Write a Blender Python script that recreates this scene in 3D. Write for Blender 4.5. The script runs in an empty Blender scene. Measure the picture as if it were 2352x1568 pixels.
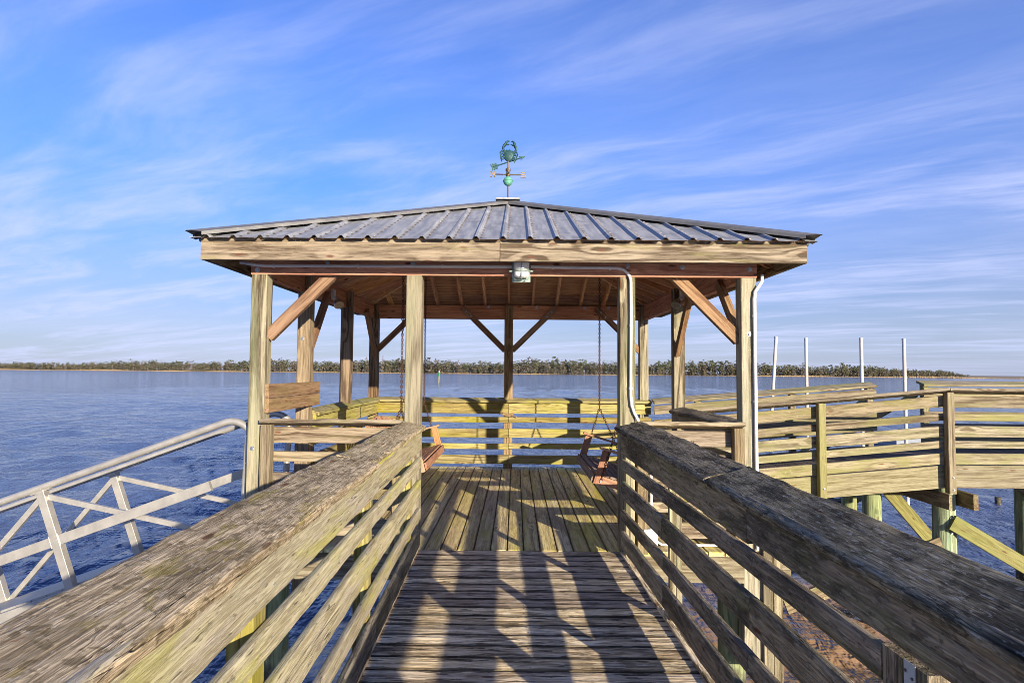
import bpy, bmesh, math, random
import numpy as np
from mathutils import Vector, Matrix, noise as mnoise

random.seed(7)
rng = np.random.default_rng(7)
S = bpy.context.scene
C = S.collection
PI = math.pi
R = math.radians

# ------------------------------------------------------------------ camera
CAM_H = 1.56
F_PX, W_PX = 1406.0, 2352.0
cd = bpy.data.cameras.new("camera")
cam = bpy.data.objects.new("camera", cd)
C.objects.link(cam)
cd.sensor_width = 36.0
cd.lens = 36.0 * F_PX / W_PX
cd.clip_start = 0.05
cd.clip_end = 9000
_yv = Vector((8, -69, -F_PX)).normalized()
_r = R(0.45)
_xv = Vector((math.cos(_r), -math.sin(_r), 0))
_xv = (_xv - _yv * _xv.dot(_yv)).normalized()
_zv = _xv.cross(_yv)
_m = Matrix((_xv, _yv, _zv)).to_4x4()          # camera axes to world axes
cam.matrix_world = Matrix.Translation((0, 0, CAM_H)) @ _m
S.camera = cam

# ------------------------------------------------------------------ sun, sky, exposure
SUN_EL = R(12.4)
SUN_DIR = Vector((0.49, -0.872, 0)).normalized()       # horizontal direction towards the sun
to_sun = Vector((SUN_DIR.x * math.cos(SUN_EL), SUN_DIR.y * math.cos(SUN_EL), math.sin(SUN_EL)))
sl = bpy.data.lights.new("sun", 'SUN')
sl.energy = 5.0
sl.angle = R(0.5)
sl.color = (1.0, 0.885, 0.71)
so = bpy.data.objects.new("sun", sl)
C.objects.link(so)
so.rotation_euler = (-to_sun).to_track_quat('-Z', 'Y').to_euler()
so.location = (6, -10, 12)

S.view_settings.view_transform = 'Standard'
S.view_settings.look = 'None'
S.view_settings.gamma = 1
S.view_settings.use_curve_mapping = False
S.cycles.use_denoising = True
S.cycles.filter_width = 0.8
S.cycles.blur_glossy = 0.12
S.view_settings.exposure = 1.0

W = bpy.data.worlds.new("World")
S.world = W
W.use_nodes = True


class G:
    """small node-tree helper"""
    def __init__(s, nt):
        s.nt = nt
        s.n = nt.nodes
        s.l = nt.links

    def node(s, t, ins=None, **props):
        n = s.n.new(t)
        for k, v in props.items():
            setattr(n, k, v)
        for k, v in (ins or {}).items():
            s.set(n.inputs[k], v)
        return n

    def set(s, sock, v):
        if hasattr(v, 'is_output') or isinstance(v, bpy.types.NodeSocket):
            s.l.new(v, sock)
        else:
            if sock.type == 'RGBA' and len(v) == 3:
                v = (*v, 1)
            sock.default_value = v

    def math(s, op, a, b=0.0, c=0.0, clamp=False):
        n = s.n.new('ShaderNodeMath')
        n.operation = op
        n.use_clamp = clamp
        s.set(n.inputs[0], a)
        s.set(n.inputs[1], b)
        s.set(n.inputs[2], c)
        return n.outputs[0]

    def vmath(s, op, a, b=(0, 0, 0)):
        n = s.n.new('ShaderNodeVectorMath')
        n.operation = op
        s.set(n.inputs[0], a)
        s.set(n.inputs[1], b)
        return n.outputs[0]

    def mix(s, f, a, b, blend='MIX'):
        n = s.n.new('ShaderNodeMix')
        n.data_type = 'RGBA'
        n.blend_type = blend
        s.set(n.inputs[0], f)
        s.set(n.inputs[6], a)
        s.set(n.inputs[7], b)
        return n.outputs[2]

    def rng(s, v, a, b, lo=0.0, hi=1.0, smooth=True):
        n = s.n.new('ShaderNodeMapRange')
        n.interpolation_type = 'SMOOTHSTEP' if smooth else 'LINEAR'
        n.clamp = True
        for i, x in enumerate((v, a, b, lo, hi)):
            s.set(n.inputs[i], x)
        return n.outputs[0]

    def noise(s, vec, scale=1.0, detail=2.0, rough=0.5, dist=0.0):
        n = s.n.new('ShaderNodeTexNoise')
        s.set(n.inputs['Vector'], vec)
        n.inputs['Scale'].default_value = scale
        n.inputs['Detail'].default_value = detail
        n.inputs['Roughness'].default_value = rough
        n.inputs['Distortion'].default_value = dist
        return n.outputs['Fac']


def build_world():
    g = G(W.node_tree)
    g.n.clear()
    out = g.node('ShaderNodeOutputWorld')
    bg = g.node('ShaderNodeBackground')
    bg.inputs['Strength'].default_value = 0.112
    g.l.new(bg.outputs[0], out.inputs[0])
    sky = g.node('ShaderNodeTexSky')
    sky.sky_type = 'NISHITA'
    sky.sun_disc = False
    sky.sun_elevation = SUN_EL
    sky.sun_rotation = math.atan2(SUN_DIR.x, SUN_DIR.y)
    sky.altitude = 0
    sky.air_density = 1.0
    sky.dust_density = 0.35
    sky.ozone_density = 3.0
    # thin cirrus: a layer at one height, streaked along one wind direction
    tc = g.node('ShaderNodeTexCoord')
    sep = g.node('ShaderNodeSeparateXYZ', {0: tc.outputs['Generated']})
    z = g.math('MAXIMUM', g.math('ADD', sep.outputs[2], 0.06), 0.02)
    # dense low air: the sky is deeper in colour towards the horizon than a clean atmosphere gives
    low = g.mix(g.rng(sep.outputs[2], -0.02, 0.42, 0.0, 1.0), (0.42, 0.455, 0.66), (1.0, 1.0, 1.25))
    air = g.mix(1.0, sky.outputs[0], low, 'MULTIPLY')
    hs = g.node('ShaderNodeHueSaturation', {'Color': air, 'Saturation': 1.17, 'Value': 1.0, 'Hue': 0.509})
    u = g.math('DIVIDE', sep.outputs[0], z)
    v = g.math('DIVIDE', sep.outputs[1], z)
    a = math.atan2(-0.50, 0.866)
    ca, sa = math.cos(a), math.sin(a)
    al = g.math('ADD', g.math('MULTIPLY', u, ca), g.math('MULTIPLY', v, sa))
    ac = g.math('ADD', g.math('MULTIPLY', u, -sa), g.math('MULTIPLY', v, ca))
    p0 = g.node('ShaderNodeCombineXYZ', {0: al, 1: ac, 2: 0.37}).outputs[0]
    warp = g.noise(p0, 0.5, 3)
    ac2 = g.math('ADD', ac, g.math('MULTIPLY', g.math('SUBTRACT', warp, 0.5), 0.7))
    p1 = g.node('ShaderNodeCombineXYZ', {0: g.math('MULTIPLY', al, 0.36), 1: g.math('MULTIPLY', ac2, 1.35), 2: 2.6}).outputs[0]
    n1 = g.noise(p1, 1.0, 7, 0.58, 0.35)
    p2 = g.node('ShaderNodeCombineXYZ', {0: g.math('MULTIPLY', al, 1.5), 1: g.math('MULTIPLY', ac2, 5.0), 2: 4.1}).outputs[0]
    n2 = g.noise(p2, 1.0, 6, 0.6, 0.3)
    p3 = g.node('ShaderNodeCombineXYZ', {0: g.math('MULTIPLY', al, 0.35), 1: g.math('MULTIPLY', ac, 0.35), 2: 7.7}).outputs[0]
    n3 = g.noise(p3, 1.0, 3, 0.5)
    streak = g.math('MULTIPLY', g.rng(n1, 0.44, 0.72), g.rng(n2, 0.28, 0.74, 0.25, 1.25))
    veil = g.rng(n3, 0.3, 0.75, 0.06, 0.42)
    dens = g.math('ADD', g.math('MULTIPLY', streak, 0.85), g.math('MULTIPLY', veil, g.rng(n2, 0.2, 0.8, 0.5, 1.0)))
    slant = g.math('MINIMUM', g.math('DIVIDE', 0.34, z), 1.35)           # the flatter the view through the layer, the thicker it looks
    op = g.math('SUBTRACT', 1.0, g.math('POWER', 2.718, g.math('MULTIPLY', g.math('MULTIPLY', dens, slant), -0.95)), clamp=True)
    op = g.math('MULTIPLY', op, g.rng(sep.outputs[2], -0.02, 0.02))
    base = g.mix(g.rng(sep.outputs[2], -0.05, 0.30, 0.72, 0.0), hs.outputs[0], (2.25, 2.6, 3.6))     # pale haze low down
    col = g.mix(op, base, (3.2, 3.5, 5.1))
    g.l.new(col, bg.inputs['Color'])


build_world()


# ------------------------------------------------------------------ materials
def new_mat(name):
    m = bpy.data.materials.new(name)
    m.use_nodes = True
    g = G(m.node_tree)
    b = g.n['Principled BSDF']
    return m, g, b


def wood(name, light, dark, knot=(0.12, 0.045, 0.02), stains=(), rough=0.8, bump=0.5, ring=26.0, ringmix=0.5,
         knots=0.5, val=0.2, sat=1.0, cracks=0.0, grime=0.0, grime_amt=0.88, spec=0.3, gain=1.0, gs=1.0):
    """grain runs along the piece's own X axis; stains: (colour, (sx,sy,sz), lo, hi, amount)"""
    light, dark = tuple(c * gain for c in light), tuple(c * gain for c in dark)
    stains = [(tuple(c * gain for c in q[0]), *q[1:]) for q in stains]
    m, g, b = new_mat(name)
    tc = g.node('ShaderNodeTexCoord').outputs['Object']
    rnd = g.node('ShaderNodeObjectInfo').outputs['Random']
    off = g.node('ShaderNodeCombineXYZ', {0: g.math('MULTIPLY', rnd, 97.0), 1: g.math('MULTIPLY', rnd, 41.0), 2: g.math('MULTIPLY', rnd, 63.0)}).outputs[0]
    P = g.vmath('ADD', tc, off)
    sp = g.node('ShaderNodeSeparateXYZ', {0: P})
    face = g.node('ShaderNodeCombineXYZ', {0: g.math('MULTIPLY', sp.outputs[0], 1.5), 1: g.math('MULTIPLY', g.math('ADD', sp.outputs[1], sp.outputs[2]), 5.5), 2: 0.0}).outputs[0]
    face = g.vmath('ADD', face, g.vmath('MULTIPLY', g.node('ShaderNodeTexNoise', {'Vector': g.vmath('MULTIPLY', P, (14.0, 14.0, 14.0)), 'Scale': 1.0, 'Detail': 2.0}).outputs['Color'], (0.05, 0.12, 0.0)))
    kv = g.node('ShaderNodeTexVoronoi', {'Vector': face, 'Scale': 1.0, 'Randomness': 1.0}, voronoi_dimensions='2D')
    kd = kv.outputs['Distance']
    ksel = g.math('LESS_THAN', g.node('ShaderNodeSeparateColor', {0: kv.outputs['Color']}).outputs[0], knots)
    kf = g.math('MULTIPLY', g.rng(kd, 0.02, 0.36, 1.0, 0.0), ksel)
    n1 = g.noise(g.vmath('MULTIPLY', P, (0.5, 8.5, 8.5)), 1.0, 1.2, 0.4)
    rv = g.math('ADD', g.math('MULTIPLY', n1, ring * 1.35), g.math('MULTIPLY', kf, 3.6))
    rg = g.math('MULTIPLY_ADD', g.math('SINE', g.math('MULTIPLY', rv, 1.6)), 0.5, 0.5)
    rg = g.rng(rg, 0.35, 0.95)
    rg = g.math('MULTIPLY', rg, g.rng(g.math('FRACT', g.math('MULTIPLY', rnd, 53.7)), 0, 1, 0.3, 1.1, False))
    st = g.noise(g.vmath('MULTIPLY', P, (5.0 * gs, 75.0 * gs, 75.0 * gs)), 1.0, 5, 0.68)
    md = g.noise(g.vmath('MULTIPLY', P, (1.5 * gs, 30.0 * gs, 30.0 * gs)), 1.0, 3, 0.6)
    gr = g.math('ADD', g.math('MULTIPLY', rg, ringmix), g.math('ADD', g.math('MULTIPLY', g.rng(st, 0.45, 0.60), 0.55 * (1 - ringmix) + 0.1), g.math('MULTIPLY', g.rng(md, 0.44, 0.60), 0.45 * (1 - ringmix) + 0.1)))
    col = g.mix(g.math('MULTIPLY', gr, 1.15 if gs < 1.4 else 0.78, clamp=True), light, dark)
    kn = g.math('MULTIPLY', g.rng(kd, 0.03, 0.075, 1.0, 0.0), ksel)
    col = g.mix(g.math('MULTIPLY', kn, 0.85), col, knot)
    h = gr
    for (sc, sv, lo, hi, amt) in stains:
        n = g.noise(g.vmath('MULTIPLY', P, sv), 1.0, 6, 0.65, 0.4)
        f = g.math('MULTIPLY', g.rng(n, lo, hi), amt)
        col = g.mix(f, col, sc)
    if cracks > 0:
        cn = g.noise(g.vmath('MULTIPLY', P, (1.1, 38.0, 38.0)), 1.0, 2, 0.5, 0.6)
        ck = g.math('MULTIPLY', g.rng(g.math('ABSOLUTE', g.math('SUBTRACT', cn, 0.5)), 0.0, 0.012, 1.0, 0.0), g.rng(g.noise(g.vmath('MULTIPLY', P, (1.3, 6, 6)), 1.0, 2), 0.5, 0.62))
        col = g.mix(g.math('MULTIPLY', ck, cracks), col, (0.012, 0.01, 0.008))
        h = g.math('ADD', h, g.math('MULTIPLY', ck, 1.6))
    if grime > 0:                     # dirt caught along the two long edges of a deck board
        ed = g.math('ABSOLUTE', g.node('ShaderNodeSeparateXYZ', {0: tc}).outputs[1])
        gn = g.noise(g.vmath('MULTIPLY', P, (6, 30, 30)), 1.0, 4, 0.6)
        ef = g.rng(g.math('ADD', ed, g.math('MULTIPLY', g.math('SUBTRACT', gn, 0.5), 0.03)), grime - 0.016, grime - 0.003)
        col = g.mix(g.math('MULTIPLY', ef, grime_amt), col, (0.02, 0.016, 0.012))
    r2 = g.math('FRACT', g.math('MULTIPLY', rnd, 17.31))
    hs = g.node('ShaderNodeHueSaturation', {'Color': col, 'Hue': g.rng(r2, 0, 1, 0.492, 0.508, False), 'Saturation': g.rng(rnd, 0, 1, sat * 0.88, sat * 1.1, False),
                                            'Value': g.rng(r2, 0, 1, 1 - val, 1 + val, False)})
    g.l.new(hs.outputs[0], b.inputs['Base Color'])
    b.inputs['Roughness'].default_value = rough
    b.inputs['Specular IOR Level'].default_value = spec
    bp = g.node('ShaderNodeBump', {'Height': g.math('SUBTRACT', 1.0, h), 'Strength': bump, 'Distance': 0.004})
    g.l.new(bp.outputs[0], b.inputs['Normal'])
    return m


ALG = (0.30, 0.27, 0.025)        # yellow-green algae film
MIL = (0.022, 0.021, 0.018)      # black mildew
M = {}
M['post'] = wood('weathered_pine_post', (0.47, 0.41, 0.27), (0.075, 0.052, 0.027), stains=[((0.30, 0.33, 0.17), (0.8, 5, 5), 0.45, 0.72, 0.45), ((0.52, 0.45, 0.31), (0.5, 8, 8), 0.52, 0.75, 0.35)], ring=13, ringmix=0.72, knots=0.3, gain=0.74)
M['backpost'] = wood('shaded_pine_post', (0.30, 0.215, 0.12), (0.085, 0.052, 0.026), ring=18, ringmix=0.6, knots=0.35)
M['beam'] = wood('red_brown_beam', (0.58, 0.275, 0.135), (0.32, 0.125, 0.055), knot=(0.06, 0.02, 0.01), ring=14, ringmix=0.4, knots=0.5, bump=0.3, val=0.12)
M['brace'] = wood('tan_brace', (0.43, 0.265, 0.145), (0.19, 0.095, 0.045), ring=16, ringmix=0.55, knots=0.25, val=0.15, gain=0.72)
M['rafter'] = wood('brown_rafter', (0.80, 0.47, 0.25), (0.52, 0.26, 0.12), ring=12, ringmix=0.4, knots=0.4, val=0.15)
M['ply'] = wood('roof_plywood', (0.66, 0.38, 0.175), (0.32, 0.155, 0.065), ring=10, ringmix=0.3, knots=0.6, val=0.1)
M['fascia'] = wood('pine_fascia', (0.44, 0.355, 0.235), (0.105, 0.068, 0.036), knot=(0.12, 0.045, 0.022), stains=[((0.30, 0.28, 0.07), (1.6, 12, 12), 0.56, 0.72, 0.5), ((0.43, 0.37, 0.27), (0.7, 16, 16), 0.5, 0.8, 0.35)], ring=13, ringmix=0.55, knots=0.8, val=0.06, gain=0.72)
M['rail_yellow'] = wood('algae_pine_rail', (0.40, 0.335, 0.135), (0.15, 0.105, 0.032), stains=[((0.31, 0.285, 0.03), (1.1, 5, 5), 0.44, 0.7, 0.8), ((0.33, 0.165, 0.055), (0.6, 6, 6), 0.62, 0.8, 0.5)], ring=18, ringmix=0.5, knots=0.4, gain=0.9)
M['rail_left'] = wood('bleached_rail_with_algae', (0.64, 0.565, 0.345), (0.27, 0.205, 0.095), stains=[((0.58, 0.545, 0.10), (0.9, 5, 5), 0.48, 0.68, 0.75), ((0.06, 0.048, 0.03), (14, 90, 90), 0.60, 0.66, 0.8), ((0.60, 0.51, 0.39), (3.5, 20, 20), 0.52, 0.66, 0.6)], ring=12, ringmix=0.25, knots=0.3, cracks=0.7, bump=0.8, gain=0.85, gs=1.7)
M['cap_left'] = wood('grey_brown_weathered_cap', (0.64, 0.52, 0.325), (0.21, 0.155, 0.085), stains=[((0.17, 0.135, 0.075), (3.5, 9, 9), 0.48, 0.62, 0.55), ((0.13, 0.10, 0.05), (22, 34, 34), 0.52, 0.60, 0.65), ((0.62, 0.54, 0.39), (26, 70, 70), 0.58, 0.64, 0.6), ((0.30, 0.255, 0.05), (5, 14, 14), 0.54, 0.66, 0.5), ((0.30, 0.12, 0.05), (7, 11, 11), 0.70, 0.73, 0.7)], ring=13, ringmix=0.18, knots=0.3, cracks=1.0, bump=1.0, val=0.05, rough=0.95, spec=0.1, gs=2.0)
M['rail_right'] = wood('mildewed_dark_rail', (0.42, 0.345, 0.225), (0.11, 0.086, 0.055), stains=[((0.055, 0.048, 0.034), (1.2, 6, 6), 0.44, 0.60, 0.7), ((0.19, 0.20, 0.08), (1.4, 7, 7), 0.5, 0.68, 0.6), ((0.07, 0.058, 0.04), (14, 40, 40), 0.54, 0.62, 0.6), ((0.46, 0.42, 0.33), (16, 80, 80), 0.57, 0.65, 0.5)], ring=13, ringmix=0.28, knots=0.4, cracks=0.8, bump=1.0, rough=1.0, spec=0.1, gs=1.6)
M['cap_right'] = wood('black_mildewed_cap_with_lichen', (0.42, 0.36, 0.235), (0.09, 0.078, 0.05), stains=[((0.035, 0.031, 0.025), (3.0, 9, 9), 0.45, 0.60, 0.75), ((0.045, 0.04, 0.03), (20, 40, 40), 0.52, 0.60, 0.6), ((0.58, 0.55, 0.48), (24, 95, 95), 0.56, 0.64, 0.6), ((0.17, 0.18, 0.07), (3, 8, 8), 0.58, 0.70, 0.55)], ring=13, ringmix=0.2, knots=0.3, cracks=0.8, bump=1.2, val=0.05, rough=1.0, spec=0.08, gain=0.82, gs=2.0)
M['deck_walk'] = wood('worn_walkway_board', (0.92, 0.735, 0.465), (0.30, 0.21, 0.12), stains=[((0.13, 0.10, 0.066), (1.2, 10, 10), 0.48, 0.60, 0.65), ((0.62, 0.52, 0.10), (0.6, 3, 3), 0.64, 0.78, 0.6), ((0.90, 0.77, 0.56), (7, 50, 50), 0.53, 0.61, 0.6), ((0.05, 0.038, 0.025), (4.0, 36, 36), 0.555, 0.60, 0.85)], ring=13, ringmix=0.45, knots=0.6, cracks=1.0, bump=1.0, val=0.3, grime=0.0667, grime_amt=0.8, spec=0.1, gs=1.3)
M['deck_pav'] = wood('pavilion_deck_board', (0.62, 0.52, 0.24), (0.29, 0.21, 0.085), stains=[((0.50, 0.45, 0.05), (0.5, 3, 3), 0.48, 0.7, 0.65), ((0.50, 0.36, 0.22), (0.5, 4, 4), 0.53, 0.72, 0.6), ((0.07, 0.055, 0.03), (5, 20, 20), 0.60, 0.70, 0.6)], ring=14, ringmix=0.45, knots=0.35, val=0.14, cracks=0.4, grime=0.070, grime_amt=0.4, gain=1.3)
M['deck_ramp'] = wood('ramp_deck_board', (0.16, 0.12, 0.085), (0.06, 0.045, 0.03), stains=[(MIL, (1, 8, 8), 0.5, 0.7, 0.7)], ring=20, ringmix=0.35)
M['ramp'] = wood('weathered_ramp_rail', (0.44, 0.365, 0.235), (0.14, 0.10, 0.052), stains=[((0.28, 0.26, 0.09), (1.0, 5, 5), 0.46, 0.64, 0.75), ((0.45, 0.36, 0.26), (0.7, 8, 8), 0.55, 0.75, 0.6), ((0.04, 0.032, 0.022), (7, 50, 50), 0.62, 0.72, 0.7)], ring=12, ringmix=0.55, knots=0.5, gain=0.66)
M['ramp_fascia'] = wood('pale_pine_fascia', (0.41, 0.36, 0.225), (0.17, 0.13, 0.065), stains=[((0.34, 0.32, 0.13), (0.9, 4, 4), 0.5, 0.75, 0.6)], ring=20, ringmix=0.5, knots=0.3, val=0.08, gain=0.68)
M['frame'] = wood('greenish_frame_pine', (0.42, 0.35, 0.20), (0.19, 0.13, 0.065), stains=[((0.30, 0.31, 0.10), (1.0, 4, 4), 0.5, 0.75, 0.7)], ring=24, ringmix=0.4, gain=0.7)
M['cedar'] = wood('red_cedar_swing', (0.42, 0.225, 0.125), (0.25, 0.115, 0.055), ring=11, ringmix=0.3, knots=0.15, val=0.12, bump=0.3)
M['cedar_grey'] = wood('greyed_cedar_slat', (0.28, 0.20, 0.15), (0.13, 0.09, 0.065), ring=11, ringmix=0.3, knots=0.1, val=0.12, bump=0.3)
M['panel'] = wood('brown_panel_plank', (0.31, 0.20, 0.115), (0.15, 0.085, 0.045), stains=[((0.27, 0.21, 0.09), (1, 5, 5), 0.5, 0.7, 0.6)], ring=22, ringmix=0.4, knots=0.4, val=0.1)
M['pile'] = wood('green_treated_pile', (0.33, 0.38, 0.20), (0.13, 0.15, 0.07), stains=[((0.32, 0.24, 0.09), (0.5, 5, 5), 0.5, 0.72, 0.7), ((0.10, 0.24, 0.15), (0.7, 6, 6), 0.52, 0.7, 0.5)], ring=20, ringmix=0.5, knots=0.3)


def tide(m):
    g = G(m.node_tree)
    b = g.n['Principled BSDF']
    src = b.inputs['Base Color'].links[0].from_socket
    z = g.node('ShaderNodeSeparateXYZ', {0: g.node('ShaderNodeNewGeometry').outputs['Position']})
    tc = g.node('ShaderNodeTexCoord').outputs['Object']
    n = g.noise(tc, 9.0, 4, 0.6)
    zz = g.math('ADD', z.outputs[2], g.math('MULTIPLY', g.math('SUBTRACT', n, 0.5), 0.35))
    c = g.mix(g.rng(zz, -1.02, -1.22), src, (0.06, 0.05, 0.03))
    spk = g.math('MULTIPLY', g.rng(g.noise(tc, 60.0, 2), 0.6, 0.66), g.rng(zz, -1.2, -1.4))
    c = g.mix(g.math('MULTIPLY', spk, 0.7), c, (0.36, 0.33, 0.28))
    g.l.new(c, b.inputs['Base Color'])


tide(M['pile'])
M['brace_yellow'] = wood('yellow_green_pile_brace', (0.52, 0.50, 0.19), (0.28, 0.25, 0.08), stains=[((0.36, 0.42, 0.10), (1, 4, 4), 0.45, 0.7, 0.6)], ring=20, ringmix=0.35, gain=0.58)


M['gap_light'] = wood('sunlit_gap_yellow', (0.60, 0.56, 0.04), (0.36, 0.33, 0.03), ring=10, ringmix=0.2, knots=0.0, rough=1.0)  # light of a sunlit gap put into a yellow colour


def metal(name, col, rough=0.4, var=0.15, scale=8.0, metallic=1.0, stain=None, aniso=(1, 1, 1)):
    m, g, b = new_mat(name)
    tc = g.node('ShaderNodeTexCoord').outputs['Object']
    n = g.noise(g.vmath('MULTIPLY', tc, aniso), scale, 5, 0.65)
    c = g.mix(g.rng(n, 0.3, 0.7), tuple(x * (1 - var) for x in col), tuple(min(1, x * (1 + var)) for x in col))
    if stain:
        n2 = g.noise(tc, scale * 2.3, 4, 0.6)
        c = g.mix(g.math('MULTIPLY', g.rng(n2, 0.52, 0.68), 0.8), c, stain)
    g.l.new(c, b.inputs['Base Color'])
    b.inputs['Metallic'].default_value = metallic
    g.l.new(g.rng(n, 0.2, 0.8, rough * 0.8, rough * 1.25), b.inputs['Roughness'])
    bp = g.node('ShaderNodeBump', {'Height': n, 'Strength': 0.15, 'Distance': 0.002})
    g.l.new(bp.outputs[0], b.inputs['Normal'])
    return m


M['roof'] = metal('galvanised_roof_sheet', (0.29, 0.292, 0.295), 0.55, 0.24, 3.0, 0.3, (0.20, 0.195, 0.185), (6, 0.5, 1))
M['roof_side'] = metal('galvanised_roof_sheet_side', (0.27, 0.275, 0.285), 0.55, 0.22, 3.0, 0.3, (0.19, 0.187, 0.18), (0.5, 6, 1))
M['hip'] = metal('galvanised_hip_cap', (0.17, 0.163, 0.152), 0.5, 0.12, 5.0, 0.35)
M['alu'] = metal('mill_aluminium', (0.40, 0.375, 0.325), 0.42, 0.10, 6.0, 0.45)
M['galv'] = metal('galvanised_bolt', (0.40, 0.43, 0.46), 0.4, 0.2, 20, 0.9)
M['strap'] = metal('zinc_strap_plate', (0.42, 0.46, 0.47), 0.6, 0.08, 10, 0.3)
M['chain'] = metal('rusty_chain', (0.10, 0.055, 0.035), 0.6, 0.35, 30, 0.6, (0.20, 0.07, 0.02))
M['copper'] = metal('verdigris_copper', (0.010, 0.052, 0.056), 0.6, 0.3, 22, 0.3, (0.028, 0.10, 0.085))
M['ball'] = metal('pale_verdigris_ball', (0.11, 0.33, 0.22), 0.6, 0.15, 18, 0.2, (0.12, 0.34, 0.24))
M['brass'] = metal('tarnished_brass', (0.17, 0.125, 0.07), 0.5, 0.25, 20, 0.7)
M['rod'] = metal('dark_iron_rod', (0.13, 0.10, 0.09), 0.5, 0.2, 20, 0.6)
M['cage'] = metal('grey_green_lamp_guard', (0.24, 0.31, 0.27), 0.5, 0.15, 20, 0.3)


def plain(name, col, rough=0.5, var=0.08, scale=6.0):
    return metal(name, col, rough, var, scale, 0.0)


M['pvc'] = plain('white_pvc', (0.48, 0.445, 0.39), 0.5, 0.06, 5)
M['conduit'] = plain('grey_white_conduit', (0.66, 0.66, 0.645), 0.45, 0.08, 6)
M['jar'] = plain('frosted_lamp_jar', (0.86, 0.82, 0.78), 0.18, 0.03, 10)
M['ink'] = plain('faded_ink', (0.07, 0.06, 0.05), 0.9)
M['rope'] = plain('frayed_rope', (0.24, 0.155, 0.075), 1.0, 0.3, 60)
M['marker_green'] = plain('green_marker_paint', (0.02, 0.20, 0.07), 0.6)
M['grey_dock'] = plain('grey_dock_float', (0.22, 0.24, 0.27), 0.7)


# ------------------------------------------------------------------ object helpers
def tag(o, label=None, cat=None, group=None, kind=None):
    if label: o['label'] = label
    if cat: o['category'] = cat
    if group: o['group'] = group
    if kind: o['kind'] = kind
    return o


def empty(name, loc, label=None, cat=None, group=None, kind=None):
    o = bpy.data.objects.new(name, None)
    o.empty_display_size = 0.2
    C.objects.link(o)
    o.location = loc
    return tag(o, label, cat, group, kind)


WORLD = {}


def put(name, me, mat, parent=None, mw=None):
    """one mesh object; mw is its world matrix"""
    if mat is not None and not me.materials:
        me.materials.append(mat)
    o = bpy.data.objects.new(name, me)
    C.objects.link(o)
    mw = mw or Matrix.Identity(4)
    WORLD[o.name] = mw
    if parent is not None:
        o.parent = parent
        pm = WORLD.get(parent.name) or Matrix.Translation(parent.location)
        o.matrix_basis = pm.inverted() @ mw
    else:
        o.matrix_basis = mw
    return o


def mesh_from_bm(name, bm, smooth=False):
    bmesh.ops.recalc_face_normals(bm, faces=bm.faces)
    me = bpy.data.meshes.new(name)
    bm.to_mesh(me)
    bm.free()
    if smooth:
        for p in me.polygons:
            p.use_smooth = True
    return me


BOXES = {}


def box_mesh(l, w, t, mat, ch=0.003):
    """chamfered plank centred on its own origin, X along the grain"""
    key = (round(l, 3), round(w, 4), round(t, 4), mat.name, ch)
    if key in BOXES:
        return BOXES[key]
    bm = bmesh.new()
    bmesh.ops.create_cube(bm, size=1.0)
    bmesh.ops.scale(bm, vec=(l, w, t), verts=bm.verts)
    if ch > 0:
        ed = [e for e in bm.edges if abs((e.verts[0].co - e.verts[1].co).normalized().x) > 0.9]
        bmesh.ops.bevel(bm, geom=ed, offset=ch, segments=1, affect='EDGES')
    me = mesh_from_bm('plank', bm)
    me.materials.append(mat)
    BOXES[key] = me
    return me


def frame_of(p0, p1, up):
    """axes of a plank from p0 to p1: x along, y = width direction nearest to `up`, z = thickness"""
    p0, p1 = Vector(p0), Vector(p1)
    x = (p1 - p0).normalized()
    y = Vector(up)
    y = (y - x * y.dot(x)).normalized()
    z = x.cross(y)
    mw = Matrix((x, y, z)).transposed().to_4x4()
    mw.translation = (p0 + p1) / 2
    return mw, (p1 - p0).length


def board(name, p0, p1, w, t, up, mat, parent, ch=0.003):
    mw, L = frame_of(p0, p1, up)
    return put(name, box_mesh(L, w, t, mat, ch), mat, parent, mw)


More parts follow.
